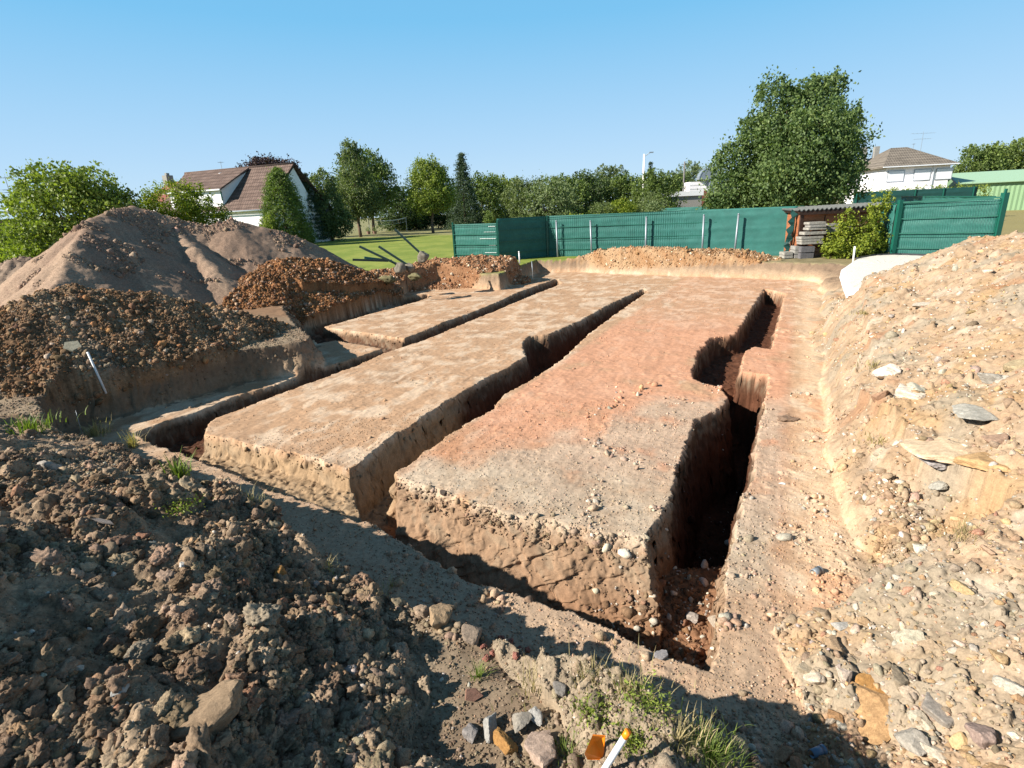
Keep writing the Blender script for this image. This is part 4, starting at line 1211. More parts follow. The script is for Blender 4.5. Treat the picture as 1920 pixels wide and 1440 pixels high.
# --- right green fence
g0, g1 = P3(1672, 480, 20.6, .4), P3(1858, 470, 18.4, .45)
FR = empty('screened_fence', (0, 0, 0)); tag(FR, 'short bright green fence panel with two tall posts right of the laurel', 'fence')
sheet((g0[0] + .1, g0[1], g0[2]), g1, 2.08, 'screen', 'screen', FR, .014, seed=5)
wires((g0[0] + .1, g0[1], g0[2]), g1, 2.08, FR, .07)
MB().box(g0[0] - .09, g0[0] + .05, g0[1] - .1, g0[1] + .04, 0, 2.62).build('post', M['green_metal'], FR)
MB().box(g1[0] - .03, g1[0] + .13, g1[1] - .1, g1[1] + .06, 0, 2.72).box(g1[0] + .02, g1[0] + .08, g1[1] - .05, g1[1] + .01, 2.72, 2.84).build('post', M['green_metal'], FR)
MB().bar((g0[0], g0[1] - .02, 2.53), (g1[0], g1[1] - .02, 2.58), .05, .05).build('rail', M['green_metal'], FR)
gp_ = P3(1640, 480, 21.6, .4)
FP = empty('gate_panel', (0, 0, 0)); tag(FP, 'narrow green gate leaf half hidden by the laurel, left of the bright fence panel', 'gate')
sheet(gp_, (g0[0] - .12, g0[1] + .05, .4), 2.1, 'screen', 'screen', FP, .01, seed=6)
MB().bar((gp_[0], gp_[1] - .03, 2.5), (g0[0] - .12, g0[1] + .02, 2.5), .05, .05).build('rail', M['green_metal'], FP)
# fence running back behind it
r0, r1 = P3(1862, 385, 21.5, .5), P3(1690, 370, 33, .6)
FB = empty('screened_fence', (0, 0, 0)); tag(FB, 'green fence running backwards behind the bright panel, with a slanting top rail', 'fence')
sheet(r1, r0, 2.05, 'screen', 'screen', FB, .02, seed=7)
MB().bar((r1[0], r1[1] - .02, 2.66), (r0[0], r0[1] - .02, 2.56), .06, .06).build('rail', M['green_metal'], FB)
# dark rear fence
d0, d1 = P3(1600, 372, 42, .7), P3(1829, 372, 40, .7)
FD = empty('screened_fence', (0, 0, 0)); tag(FD, 'dark green fence in front of the white hip-roofed house', 'fence')
sheet(d0, d1, 2.35, 'screen', 'screen_dark', FD, .01, seed=8)
for u in (1605, 1662, 1716, 1768, 1822):
    t = (u - 1600) / 229; x = d0[0] + (d1[0] - d0[0]) * t; y = d0[1] + (d1[1] - d0[1]) * t
    MB().box(x - .03, x + .03, y - .1, y - .04, .4, 3.08).build('post', M['green_metal'], FD)
dz = (d1[0] + 1.2, 44.5, .7)
sheet(d1, dz, 2.35, 'screen', 'screen_dark', FD, .01, seed=9)
# rear centre fence
c0, c1 = P3(1234, 385, 44, .6), P3(1450, 385, 40, .6)
FC = empty('screened_fence', (0, 0, 0)); tag(FC, 'green screened fence farther back, left of the huge round tree, below the flat white roof', 'fence')
sheet(c0, c1, 1.95, 'screen', 'screen', FC, .02, seed=10)
for t in (0, .25, .5, .75, 1): 
    x = c0[0] + (c1[0] - c0[0]) * t; y = c0[1] + (c1[1] - c0[1]) * t
    MB().box(x - .03, x + .03, y + .02, y + .08, .4, 2.6).build('post', M['green_metal'], FC)
c2, c3 = P3(1178, 392, 46, .6), P3(1226, 392, 44.5, .6)
FC2 = empty('screened_fence', (0, 0, 0)); tag(FC2, 'short green fence piece between the yellow bush and the dull green bush', 'fence')
sheet(c2, c3, 1.6, 'screen', 'screen_dark', FC2, .01, seed=11)
for q in (c2, c3): MB().box(q[0] - .04, q[0] + .04, q[1] - .1, q[1] - .03, .4, 2.35).build('post', M['green_metal'], FC2)
# low garden fence on the lawn's far side
w0, w1 = P3(890, 420, 45, .6), P3(1130, 405, 42, .6)
FG = empty('wire_fence', (0, 0, 0)); tag(FG, 'low green wire garden fence between the lawn and the orchard trees', 'fence')
for i in range(9):
    t = i / 8; x = w0[0] + (w1[0] - w0[0]) * t; y = w0[1] + (w1[1] - w0[1]) * t
    MB().box(x - .04, x + .04, y - .04, y + .04, .4, 2.0 + .02 * i).build('post', M['green_metal'], FG)
mb = MB()
for zz in (.8, 1.1, 1.4, 1.7, 1.9): mb.bar((w0[0], w0[1], zz), (w1[0], w1[1], zz), .012, .012)
mb.build('wire', M['green_metal'], FG)

# --- brown shed
s0, s1 = P3(1492, 480, 21.9, .35), P3(1668, 480, 22.3, .35)
SW = s1[0] - s0[0]
SHD = empty('garden_shed', (s0[0], s0[1], .35), atan2(s1[1] - s0[1], SW)); tag(SHD, 'low dark brown board shed with a grey corrugated roof beside the long green fence', 'shed')
hs = 2.02
MB().box(0.02, SW, .03, 1.4, 0, hs - .06).build('wall', M['brown_wood'], SHD)
for i in range(5):
    x = .12 + (SW - .3) * i / 4
    MB().box(x - .015, x + .015, .012, .03, .05, hs - .2).build('batten', M['dark_wood'], SHD)
MB().box(0, .13, -.05, .03, -.1, hs - .1).build('corner_post', M['dark_wood'], SHD)
MB().box(SW - .1, SW + .02, -.05, .03, -.1, hs - .1).build('corner_post', M['dark_wood'], SHD)
MB().box(-.12, SW + .2, -.10, -.06, hs - .16, hs + .0).build('fascia', M['dark_wood'], SHD)
MB().box(-.12, SW + .2, -.055, .9, hs - .05, hs - .02).build('soffit', M['dark_wood'], SHD)
vs = []; fs = []; nx = 120
for j, (yy, zz) in enumerate(((-.12, hs + .03), (1.5, hs + .10))):
    for i in range(nx + 1):
        x = -.18 + (SW + .45) * i / nx
        vs.append((x, yy, zz + .035 * sin(i * 2 * pi / 5) + .05 * i / nx))
for j, (yy, zz) in enumerate(((-.12, hs - .0), (1.5, hs + .07))):
    for i in range(nx + 1):
        x = -.18 + (SW + .45) * i / nx
        vs.append((x, yy, zz + .035 * sin(i * 2 * pi / 5) + .05 * i / nx))
q = nx + 1
for i in range(nx): fs += [(i, i + 1, q + i + 1, q + i), (2 * q + i + 1, 2 * q + i, 3 * q + i, 3 * q + i + 1), (i, 2 * q + i, 2 * q + i + 1, i + 1)]
MB().add(vs, fs).build('roof', M['fibre'], SHD)
# leaning boards and torn fabric at the fence end
a = P3(1473, 484, 22.2, .35); b = at(1490, 392, 22.3)
o = MB().bar(a, (b[0], 22.3, b[2]), .13, .04).build('leaning_board', M['grey_wood']); tag(o, 'weathered grey board leaning at the right end of the long fence', 'board')
vs = []; fs = []
for i in range(14):
    t = i / 13
    x = a[0] + (b[0] - a[0]) * t - .1 + .05 * sin(i * 2.3); z_ = .45 + (b[2] - .45) * t
    w = .11 + .05 * cos(i * 3.1)
    vs += [(x - w, 22.08 + .03 * sin(i * 1.7), z_), (x + w * .6, 22.04 + .03 * cos(i * 2.9), z_ - .04), (x + w * .6, 22.055 + .03 * cos(i * 2.9), z_ - .04), (x - w, 22.095 + .03 * sin(i * 1.7), z_)]
for i in range(13):
    b0 = i * 4
    for k in range(4): fs.append((b0 + k, b0 + (k + 1) % 4, b0 + 4 + (k + 1) % 4, b0 + 4 + k))
fs += [(3, 2, 1, 0), (52, 53, 54, 55)]
tag(MB().add(vs, fs).build('torn_fabric', M['screen_dark']), 'ragged torn strip of green fabric hanging at the shed end of the long fence', 'fabric')
# slab stacks
def slabs(u0, u1, v0, v1, Y, n, mat, labels, jit=.03):
    a = at(u0, v1, Y); b = at(u1, v0, Y)
    hgt = (b[2] - a[2]) / n
    for i in range(n):
        x0 = a[0] + random.uniform(-jit, jit); x1 = b[0] + random.uniform(-jit, jit)
        o = empty('concrete_slab', (x0, Y, a[2] + hgt * i + .001), random.uniform(-.03, .03))
        bm = bmesh.new(); bmesh.ops.create_cube(bm, size=1.0)
        bmesh.ops.scale(bm, vec=(x1 - x0, .42, hgt * .93), verts=bm.verts)
        bmesh.ops.translate(bm, vec=((x1 - x0) / 2, .2, hgt * .47), verts=bm.verts)
        bmesh.ops.bevel(bm, geom=bm.edges[:], offset=.012, segments=2, affect='EDGES')
        me = bpy.data.meshes.new('concrete_slab'); bm.to_mesh(me); bm.free()
        bpy.data.objects.remove(o)
        ob = link('concrete_slab', me, M[mat[i % len(mat)]]); ob.location = (x0, Y, a[2] + hgt * i + .001); ob.rotation_euler = (0, 0, random.uniform(-.03, .03))
        tag(ob, labels[i], 'slab', 'slabs stacked against the brown shed')
L5 = lambda pre, names: [pre % q for q in names]
slabs(1500, 1528, 461, 486, 21.3, 2, ['tile_dark', 'tile_dark'], L5('dark grey block at the foot of the pale slab stack, %s', ['lower one', 'upper one']), .01)
slabs(1518, 1560, 464, 486, 21.75, 3, ['tile_pink'], L5('reddish ribbed slab low in the stack beside the laurel, %s', ['bottom one', 'middle one', 'top one']), .01)
slabs(1502, 1546, 442, 459, 21.35, 3, ['tile_pale'], L5('pale weathered slab in the wide lower pile by the shed, %s', ['lowest', 'in the middle', 'on top']))
slabs(1509, 1549, 433, 441, 21.4, 1, ['tile_pale'], ['pale beige slab sticking out to the left, halfway up the stack by the shed'])
slabs(1517, 1551, 415, 432, 21.45, 3, ['tile_pale', 'concrete'], L5('pale slab in the narrow top pile by the shed, %s', ['lowest', 'in the middle', 'topmost']))
slabs(1549, 1604, 417, 437, 21.75, 3, ['concrete', 'tile_pale'], L5('grey slab of the second pile half hidden by the laurel, %s', ['lowest', 'in the middle', 'topmost']))
slabs(1549, 1600, 439, 486, 21.8, 5, ['tile_pink'], L5('reddish brick-like slab behind the laurel, %s', ['at the bottom', 'second from the bottom', 'third from the bottom', 'fourth from the bottom', 'under the grey slabs']), .01)
slabs(1470, 1488, 472, 485, 21.5, 2, ['tile_pale'], L5('small pale block at the left corner of the shed, %s', ['lower one', 'upper one']), .005)
slabs(1489, 1499, 461, 485, 21.5, 3, ['concrete'], L5('narrow grey block against the shed corner post, %s', ['bottom', 'middle', 'top']), .005)

# --- pad of white gravel on a fleece
pad = [gz(*q, .62) for q in ((1577, 510), (1584, 530), (1592, 549), (1625, 550), (1650, 546), (1690, 527), (1730, 507), (1775, 488), (1720, 483), (1660, 481), (1612, 486))]
PD = empty('gravel_pad', (pad[2][0], pad[2][1], .5)); tag(PD, 'bright white gravel pad on a white fleece between the pit corner and the clay heap', 'gravel pad')
ctr = (sum(q[0] for q in pad) / len(pad), sum(q[1] for q in pad) / len(pad))
def ringmesh(name, mat, rings, parent, org):
    vs = []; fs = []; n = len(rings[0])
    for rg_ in rings: vs += [(q[0] - org[0], q[1] - org[1], q[2] - org[2]) for q in rg_]
    for k in range(len(rings) - 1):
        for i in range(n): fs.append((k * n + i, k * n + (i + 1) % n, (k + 1) * n + (i + 1) % n, (k + 1) * n + i))
    fs.append(tuple((len(rings) - 1) * n + i for i in range(n)))
    return MB().add(vs, fs).build(name, M[mat], parent)
def dens(P, m=6):
    out = []
    for i in range(len(P)):
        a, b = P[i], P[(i + 1) % len(P)]
        for k in range(m): out.append((a[0] + (b[0] - a[0]) * k / m, a[1] + (b[1] - a[1]) * k / m))
    return out
DP = dens(pad)
org = (pad[2][0], pad[2][1], .5)
rr_ = lambda s_, z_, w_: [(ctr[0] + (q[0] - ctr[0]) * (s_ + w_ * sin(i * 1.9)), ctr[1] + (q[1] - ctr[1]) * (s_ + w_ * sin(i * 2.7)), z_ + .003 * sin(i * 2.3)) for i, q in enumerate(DP)]
ringmesh('fleece', 'sheet', [rr_(1.02, .45, .002), rr_(1.005, .66, .003), rr_(.985, .70, .002), rr_(.95, .70, .002)], PD, org)
ringmesh('gravel', 'gravel', [rr_(.965, .68, .0), rr_(.95, .715, .003), rr_(.7, .735, .004), rr_(.3, .75, .0)], PD, org)
mb = MB()
pe = [gz(*q, .68) for q in ((1606, 487), (1640, 480.5), (1690, 479), (1740, 481), (1790, 487))]
for i in range(4): mb.bar((*pe[i], .68), (*pe[i + 1], .68), .06, .16)
tag(mb.build('edging_strip', M['black_pl']), 'curved black edging strip along the back of the white gravel pad', 'edging')

# --- left white house
def house_frame(a, b):
    d = Vector((b[0] - a[0], b[1] - a[1], 0)); L = d.length
    return L, atan2(d.y, d.x)
ridR = at(551, 305, 58); ridL = at(347, 326, 63.5)
HL, hang = house_frame(ridL, ridR)       # local x runs along the ridge from left to right, -y faces the camera
H1 = empty('white_house', (ridL[0], ridL[1], .5), hang)
tag(H1, 'white house with large brown tiled roof, wide dormer and tall right gable', 'house')
zr, ze, hf, hb = ridL[2] * .5 + ridR[2] * .5 - .5, 3.55, 4.7, 5.2
MB().add([(0.3, -hf + .4, 0), (HL - .25, -hf + .4, 0), (HL - .25, hb - .4, 0), (.3, hb - .4, 0), (.3, -hf + .4, ze + .2), (HL - .25, -hf + .4, ze + .2), (HL - .25, hb - .4, ze - .1), (.3, hb - .4, ze - .1), (.3, 0, zr - .22), (HL - .25, 0, zr - .22)],
         [(0, 1, 5, 4), (1, 2, 7, 9, 5), (2, 3, 7), (3, 6, 7), (3, 2, 7, 6), (0, 4, 8, 7 - 1, 3)][:2] + [(3, 2, 6 + 0, 7)[::1], (3, 0, 4, 8, 7)][:0] + [(2, 3, 7, 6)[::1], (0, 3, 7, 8, 4)]).build('wall', M['white_wall'], H1)
def roofplane(x0, x1, y0, z0_, y1, z1_, t=.16):
    return MB().slab([(x0, y0, z0_), (x1, y0, z0_), (x1, y1, z1_), (x0, y1, z1_)], t)
mr = roofplane(0, HL, -hf, ze, -.002, zr)
mr.build('roof', M['roof_brown'], H1)
roofplane(HL, 0, hb, ze - .3, .002, zr).build('roof', M['roof_brown'], H1)
MB().tube((0, 0, zr), (HL, 0, zr), .11, .11, 8).build('ridge', M['roof_brown'], H1, True)
MB().bar((HL + .01, -hf, ze - .1), (HL + .01, 0, zr - .1), .05, .2).bar((HL + .01, 0, zr - .1), (HL + .01, hb, ze - .4), .05, .2).build('verge', M['dark_wood'], H1)
# dormer: its roof runs from just under the ridge to a high front wall
dx0, dx1 = 2.2, HL * .615
zd = ze + 2.15; yd = -hf + .55
sl = (zr - ze) / hf
DM = MB().add([(dx0, yd, ze + .4), (dx1, yd, ze + .4), (dx1, yd, zd), (dx0, yd, zd), (dx0, -.5, zr - .45), (dx1, -.5, zr - .45)],
              [(0, 1, 2, 3), (1, 5, 2), (0, 3, 4)]).build('dormer', M['white_wall'], H1)
MB().slab([(dx0 - .5, yd - .25, zd - .06), (dx1 + .25, yd - .25, zd - .06), (dx1 + .25, -.35, zr - .02), (dx0 - .5, -.35, zr - .02)], .14).build('dormer_roof', M['roof_brown'], DM)
MB().box(dx0 - .5, dx1 + .25, yd - .35, yd - .25, zd - .2, zd - .08).build('gutter', M['pvc'], DM)
MB().bar((dx1 + .06, yd - .06, zd - .3), (dx1 + .06, yd - .06, ze + 1.0), .09, .09).build('downpipe', M['green_metal'], DM)
for k, (xa, xb) in enumerate(((dx1 - 3.4, dx1 - 1.3), (dx1 - 6.0, dx1 - 4.1))):
    w_ = MB().box(xa, xb, yd - .05, yd + .02, ze + .85, zd - .35).build('window', M['pvc'], DM)
    mb = MB()
    for j in range(7): mb.box(xa + .05, xb - .05, yd - .07, yd - .055, ze + .88 + j * .13, ze + .99 + j * .13)
    mb.build('shutter', M['white_paint'], w_)
MB().box(HL - .24, HL - .2, 1.9, 2.5, ze + .8, ze + 1.9).build('window', M['glass'], H1)
for xa, xb in ((HL - 3.4, HL - 1.5), (HL - 6.3, HL - 4.6)):
    w_ = MB().box(xa, xb, -hf + .34, -hf + .39, 1.1, 2.4).build('window', M['pvc'], H1)
    MB().box(xa - .06, xb + .06, -hf + .26, -hf + .34, 1.02, 1.1).build('sill', M['concrete'], w_)
MB().tube((0, -hf - .06, ze - .08), (HL, -hf - .06, ze - .08), .07, .07, 8).build('gutter', M['pvc'], H1, True)
# dish and aerial on the roof
def dish(label, p_, r, faceaz, mat='galv', mast=.8):
    o = empty('satellite_dish', p_); tag(o, label, 'dish')
    bm = bmesh.new(); bmesh.ops.create_uvsphere(bm, u_segments=20, v_segments=14, radius=1.0)
    bmesh.ops.delete(bm, geom=[q for q in bm.verts if q.co.z > -.86], context='VERTS')
    bmesh.ops.solidify(bm, geom=bm.faces[:], thickness=.03)
    bmesh.ops.scale(bm, vec=(r * 1.9, r * 1.9, r * 1.9), verts=bm.verts)
    me = bpy.data.meshes.new('bowl'); bm.to_mesh(me); bm.free()
    d = link('bowl', me, M[mat], o, True); d.rotation_euler = (-radians(62), 0, faceaz); d.location = (0, 0, mast + r * 1.2)
    MB().tube((0, 0, 0), (0, 0, mast + r * .2), .03, .03, 6).build('mast', M['galv'], o)
    return o
pdh = at(420, 331, 61.2)
dish('grey satellite dish on the brown tiled roof of the white house', (pdh[0], pdh[1], pdh[2] - .5), .55, radians(15), mast=.2)
def aerial(label, p_, h, arms, parent=None):
    o = empty('roof_aerial', p_); tag(o, label, 'aerial')
    MB().tube((0, 0, 0), (0, 0, h), .025, .02, 6).build('mast', M['galv'], o)
    mb = MB()
    for (z_, l_, dr) in arms:
        mb.bar((-l_ * .5, -.0, z_), (l_ * .5, 0, z_), .02, .02)
        for j in range(6): x = -l_ * .5 + l_ * j / 5; mb.bar((x, -.25, z_ + .02), (x, .25, z_ + .02), .012, .012)
    mb.build('antenna', M['galv'], o)
    return o
pa = at(417, 322, 61.5); aerial('thin short aerial beside the satellite dish on the brown roof', (pa[0], pa[1], pa[2] - .3), 1.3, [(1.2, .5, 0)])

# --- red-roofed house behind on the left
q0 = at(272, 340, 76); q1 = at(343, 338, 72)
L2, a2 = house_frame(q0, q1)
H2 = empty('red_roofed_house', (q0[0], q0[1], .5), a2); tag(H2, 'house with a dull red roof between the light green tree and the brown-roofed house', 'house')
z2 = q0[2] - .5
MB().box(-.2, L2 + 2, 0, 7, 0, z2 - 2.3).build('wall', M['white_wall'], H2)
MB().slab([(-.5, -.8, z2 - 2.6), (L2 + 2.3, -.8, z2 - 2.6), (L2 + 2.3, 3.5, z2), (-.5, 3.5, z2)], .15).build('roof', M['red_tile'], H2)
MB().slab([(L2 + 2.3, 7.8, z2 - 2.6), (-.5, 7.8, z2 - 2.6), (-.5, 3.5, z2), (L2 + 2.3, 3.5, z2)], .15).build('roof', M['red_tile'], H2)
MB().box(-.5, .5, 2.6, 3.5, z2 - 2, z2 + .8).box(-.2, .2, 2.85, 3.25, z2 + .8, z2 + 1.1).build('chimney', M['concrete'], H2)
# --- dark low building at the left edge
q0 = at(10, 405, 40); 
H3 = empty('dark_roofed_building', (q0[0] - 6, 40, .5), radians(6)); tag(H3, 'low building with a flat dark roof at the far left behind the trees', 'building')
MB().box(0, 9, 0, 6, 0, 3.1).build('wall', M['grey_wood'], H3)
MB().box(-.3, 9.3, -.3, 6.3, 3.1, 3.35).build('roof', M['dark_wood'], H3)
p_ = at(17, 395, 41); aerial('tall thin aerial mast left above the flat dark roof', (p_[0], 41.5, 3.84), 2.9, [(2.8, 1.2, 0), (2.0, .8, 0)])
p_ = at(25, 395, 41); aerial('lower aerial mast right of the tall one above the flat dark roof', (p_[0], 41.2, 3.84), 1.9, [(1.8, .7, 0)])
p_ = at(27, 382, 41); dish('round dish below the aerials at the far left', (p_[0], 40.9, 3.84), .32, radians(10), mast=.35)

# --- right white house with hip roof
A = at(1665, 312, 62); B_ = at(1790, 309, 61)
L4, a4 = house_frame(A, B_)
H4 = empty('white_house', (A[0], A[1], .5), a4); tag(H4, 'white house with grey-brown hip roof and closed shutters behind the dark fence', 'house')
e4 = A[2] - .5; r4 = at(1700, 278, 68)[2] - .5; D4 = 10.0
MB().box(.1, L4 - .1, .5, D4, 0, e4 - .05).build('wall', M['white_wall'], H4)
ov = .45
vs = [(-ov, -ov + .5, e4), (L4 + ov, -ov + .5, e4), (L4 + ov, D4 + ov, e4), (-ov, D4 + ov, e4), (L4 * .36, D4 * .5, r4), (L4 * .62, D4 * .5, r4)]
vs += [(v_[0], v_[1], v_[2] - .14) for v_ in vs[:4]]
MB().add(vs, [(0, 1, 5, 4), (1, 2, 5), (2, 3, 4, 5), (3, 0, 4), (0, 6, 7, 1), (1, 7, 8, 2), (2, 8, 9, 3), (3, 9, 6, 0), (9, 8, 7, 6)]).build('roof', M['roof_grey'], H4)
for (xa, xb, za, zb_) in ((.35, 1.9, e4 - 1.55, e4 - .5), (2.95, 4.5, e4 - 1.55, e4 - .5), (5.1, 6.6, e4 - 1.55, e4 - .5)):
    w_ = MB().box(xa - .06, xb + .06, .44, .5, za - .06, zb_ + .06).build('window', M['galv'], H4)
    mb = MB()
    for j in range(8): mb.box(xa, xb, .41 + .004 * (j % 2), .435, za + j * (zb_ - za) / 8 + .005, za + (j + 1) * (zb_ - za) / 8)
    mb.build('shutter', M['pvc'], w_)
for (ya, yb) in ((2.2, 3.6), (5.6, 7.0)):
    MB().box(.04, .1, ya, yb, e4 - 1.6, e4 - .5).build('window', M['pvc'], H4)
MB().box(.1, 3.6, -.4, .42, e4 - 2.75, e4 - 1.95).build('balcony', M['white_wall'], H4)
MB().bar((4.75, .42, .5), (4.75, .42, e4 - .1), .09, .09).build('downpipe', M['pvc'], H4)
MB().box(-ov, L4 + ov, -.08, .04, e4 - .12, e4 - .02).build('gutter', M['pvc'], H4)
for xx in (-.1, 1.2):
    MB().box(xx, xx + .5, D4 * .62, D4 * .62 + .5, e4 + .3, r4 + .35).build('chimney', M['concrete'], H4)
p_ = at(1728, 277, 68.2); aerial('large branching aerial on the hip roof of the right white house', (p_[0], 68.3, p_[2] - .35), 2.1, [(1.9, 2.6, 0), (1.3, 2.0, 0)])
p_ = at(1713, 279, 68.2); aerial('small thin aerial left of the large one on the hip roof', (p_[0], 68.3, p_[2] - .5), 1.1, [(1.0, .3, 0)])

# --- green barns
A = at(1803, 343, 62); B_ = at(2000, 345, 58)
L5_, a5 = house_frame(A, B_)
H5 = empty('green_barn', (A[0], A[1], .4), a5); tag(H5, 'pale green corrugated barn at the right edge in front of three trees', 'barn')
e5 = A[2] - .4; D5 = 10; r5 = at(1780, 325, 66)[2] - .4
nx = int(L5_ / .2); vs = []; fs = []
for i in range(nx + 1):
    x = L5_ * i / nx; o_ = .05 * (i % 2)
    vs += [(x, o_, 0), (x, o_, e5)]
for i in range(nx): fs.append((2 * i, 2 * i + 2, 2 * i + 3, 2 * i + 1))
vs += [(0, .2, 0), (0, D5, 0), (0, D5, e5), (0, D5 / 2, r5 - .1), (0, .2, e5), (L5_, .2, 0), (L5_, D5, 0), (L5_, D5, e5), (L5_, D5 / 2, r5 - .1), (L5_, .2, e5)]
k = 2 * (nx + 1)
fs += [(k, k + 4, k + 3, k + 2, k + 1), (k + 5, k + 6, k + 7, k + 8, k + 9), (k + 1, k + 2, k + 7, k + 6)]
MB().add(vs, fs).build('wall', M['barn_wall'], H5)
MB().slab([(-.5, -.4, e5 - .05), (L5_ + .3, -.4, e5 - .05), (L5_ + .3, D5 / 2, r5), (-.5, D5 / 2, r5)], .1).build('roof', M['barn_roof'], H5)
MB().slab([(L5_ + .3, D5 + .4, e5 - .05), (-.5, D5 + .4, e5 - .05), (-.5, D5 / 2, r5), (L5_ + .3, D5 / 2, r5)], .1).build('roof', M['barn_roof'], H5)
MB().bar((-.52, -.4, e5 - .08), (-.52, D5 / 2, r5 - .04), .05, .16).bar((-.52, D5 / 2, r5 - .04), (-.52, D5 + .4, e5 - .08), .05, .16).build('verge', M['dark_metal'], H5)
A = at(1884, 330, 78); 
H6 = empty('green_barn', (A[0], 78, .4), a5); tag(H6, 'barn with a dark gable peeking out behind the pale green barn', 'barn')
r6 = at(1899, 312, 80)[2] - .4; e6 = r6 - 1.5
MB().add([(0, 0, 0), (5, 0, 0), (5, 8, 0), (0, 8, 0), (0, 0, e6), (5, 0, e6), (5, 8, e6), (0, 8, e6), (2.5, 0, r6 - .1), (2.5, 8, r6 - .1)], [(0, 1, 5, 8, 4), (1, 2, 6, 5), (2, 3, 7, 9, 6), (3, 0, 4, 7)]).build('wall', M['dark_metal'], H6)
MB().slab([(-.3, -.3, e6 - .1), (2.5, -.3, r6), (2.5, 8.3, r6), (-.3, 8.3, e6 - .1)], .1).slab([(2.5, -.3, r6), (5.3, -.3, e6 - .1), (5.3, 8.3, e6 - .1), (2.5, 8.3, r6)], .1).build('roof', M['barn_roof'], H6)

# --- white works building with the curved metal hood, left of the big tree
A = at(1235, 366, 88); B_ = at(1318, 364, 88)
H7 = empty('flat_white_building', (A[0], 88, .4), 0); tag(H7, 'long low building with a flat white roof edge behind the far green fence', 'building')
w7 = B_[0] - A[0]; t7 = at(1260, 361, 88)[2] - .4
MB().box(0, w7, .3, 6, 0, t7 - .6).build('wall', M['concrete'], H7)
MB().box(-.3, w7 + .1, 0, 6.3, t7 - .6, t7 + .1).build('roof_edge', M['white_paint'], H7)
mb = MB(); mb.box(.6, 2.6, .2, .29, t7 - 1.1, t7 - .65); mb.build('window', M['glass'], H7)
A = at(1293, 360, 100); B_ = at(1340, 360, 100)
H8 = empty('white_works_building', (A[0], 100, .4), 0); tag(H8, 'white banded building with a round metal hood, half hidden by the huge tree', 'building')
w8 = B_[0] - A[0]; t8 = at(1300, 341, 100)[2] - .4; bb = at(1300, 358, 100)[2] - .4
MB().box(0, w8 + 8, 0, 8, 0, bb).build('base_wall', M['red_tile'], H8)
mb = MB()
for j in range(5): mb.box(-.05 * (j % 2), w8 + 8, -.04 * (j % 2), 8, bb + (t8 - bb) * j / 5, bb + (t8 - bb) * (j + 1) / 5)
mb.build('wall', M['white_wall'], H8)
mb = MB(); n_ = 12
hc = (w8 * .62, -.5, t8 + .3); R_ = 1.7
for i in range(n_):
    a = pi * i / n_; b = pi * (i + 1) / n_
    mb.bar((hc[0] - R_ * cos(a) * .9, hc[1], hc[2] + R_ * sin(a)), (hc[0] - R_ * cos(b) * .9, hc[1], hc[2] + R_ * sin(b)), 1.4, .12)
mb.slab([(hc[0] - 1.45, hc[1] - .6, hc[2])] + [(hc[0] - 1.5 * cos(pi * i / 10), hc[1] - .6, hc[2] + 1.62 * sin(pi * i / 10)) for i in range(1, 10)] + [(hc[0] + 1.45, hc[1] - .6, hc[2])], .05)
mb.box(hc[0] + .3, hc[0] + 1.6, hc[1] - .6, hc[1] + .6, hc[2] - 2.2, hc[2])
mb.build('metal_hood', M['galv'], H8)

# --- poles
p_ = at(1206, 362, 80)
o = empty('street_lamp', (p_[0], 80, .5)); tag(o, 'white concrete lamp post with a short arm rising above the tree row', 'lamp post')
zt = at(1207, 289, 80)[2] - .5
MB().tube((0, 0, 0), (0, 0, zt), .19, .13, 10).build('pole', M['white_wall'], o, True)
MB().tube((0, 0, zt - .3), (.75, -.3, zt + .15), .05, .04, 6).build('arm', M['galv'], o)
MB().box(.6, 1.15, -.42, -.2, zt + .08, zt + .22).build('lamp_head', M['galv'], o)
MB().box(-.34, -.28, -.12, .12, 2.0, 2.4).build('sign_plate', M['white_paint'], o)
for u, vt, Yp, r_, lb in ((1281, 303, 92, .16, 'slim grey wooden utility pole right of the white lamp post'), (1284.5, 346, 92.5, .08, 'short thin pole touching the slim utility pole')):
    p_ = at(u, 362, Yp); o = empty('utility_pole', (p_[0], Yp, .5)); tag(o, lb, 'pole')
    zt = at(u, vt, Yp)[2] - .5
    MB().tube((0, 0, 0), (0, 0, zt), r_, r_ * .7, 8).build('pole', M['grey_wood'], o, True)
    MB().bar((-.5, 0, zt - .4), (.5, 0, zt - .4), .08, .08).build('crossarm' if r_ > .1 else 'bracket', M['grey_wood'], o)

# --- volleyball net on the lawn
a = at(693, 431, 84); b = at(763, 430, 84)
VN = empty('volleyball_net', (a[0], 84, .55)); tag(VN, 'slack volleyball net between two thin posts at the far side of the lawn', 'net')
w_ = b[0] - a[0]; hN = 2.15
MB().tube((0, 0, 0), (0, 0, hN), .045, .045, 8).build('post', M['galv'], VN); MB().tube((w_, 0, 0), (w_, 0, hN), .045, .045, 8).build('post', M['galv'], VN)
mb = MB()
for i in range(20):
    t0, t1 = i / 20, (i + 1) / 20
    sg = lambda t: hN - .08 - .32 * 4 * t * (1 - t)
    mb.bar((w_ * t0, 0, sg(t0)), (w_ * t1, 0, sg(t1)), .03, .10)
    mb.bar((w_ * t0, 0, sg(t0) - .55), (w_ * t1, 0, sg(t1) - .55), .02, .02)
    mb.bar((w_ * t0, 0, sg(t0)), (w_ * t0, 0, sg(t0) - .55), .012, .012)
mb.build('net', M['net'], VN)
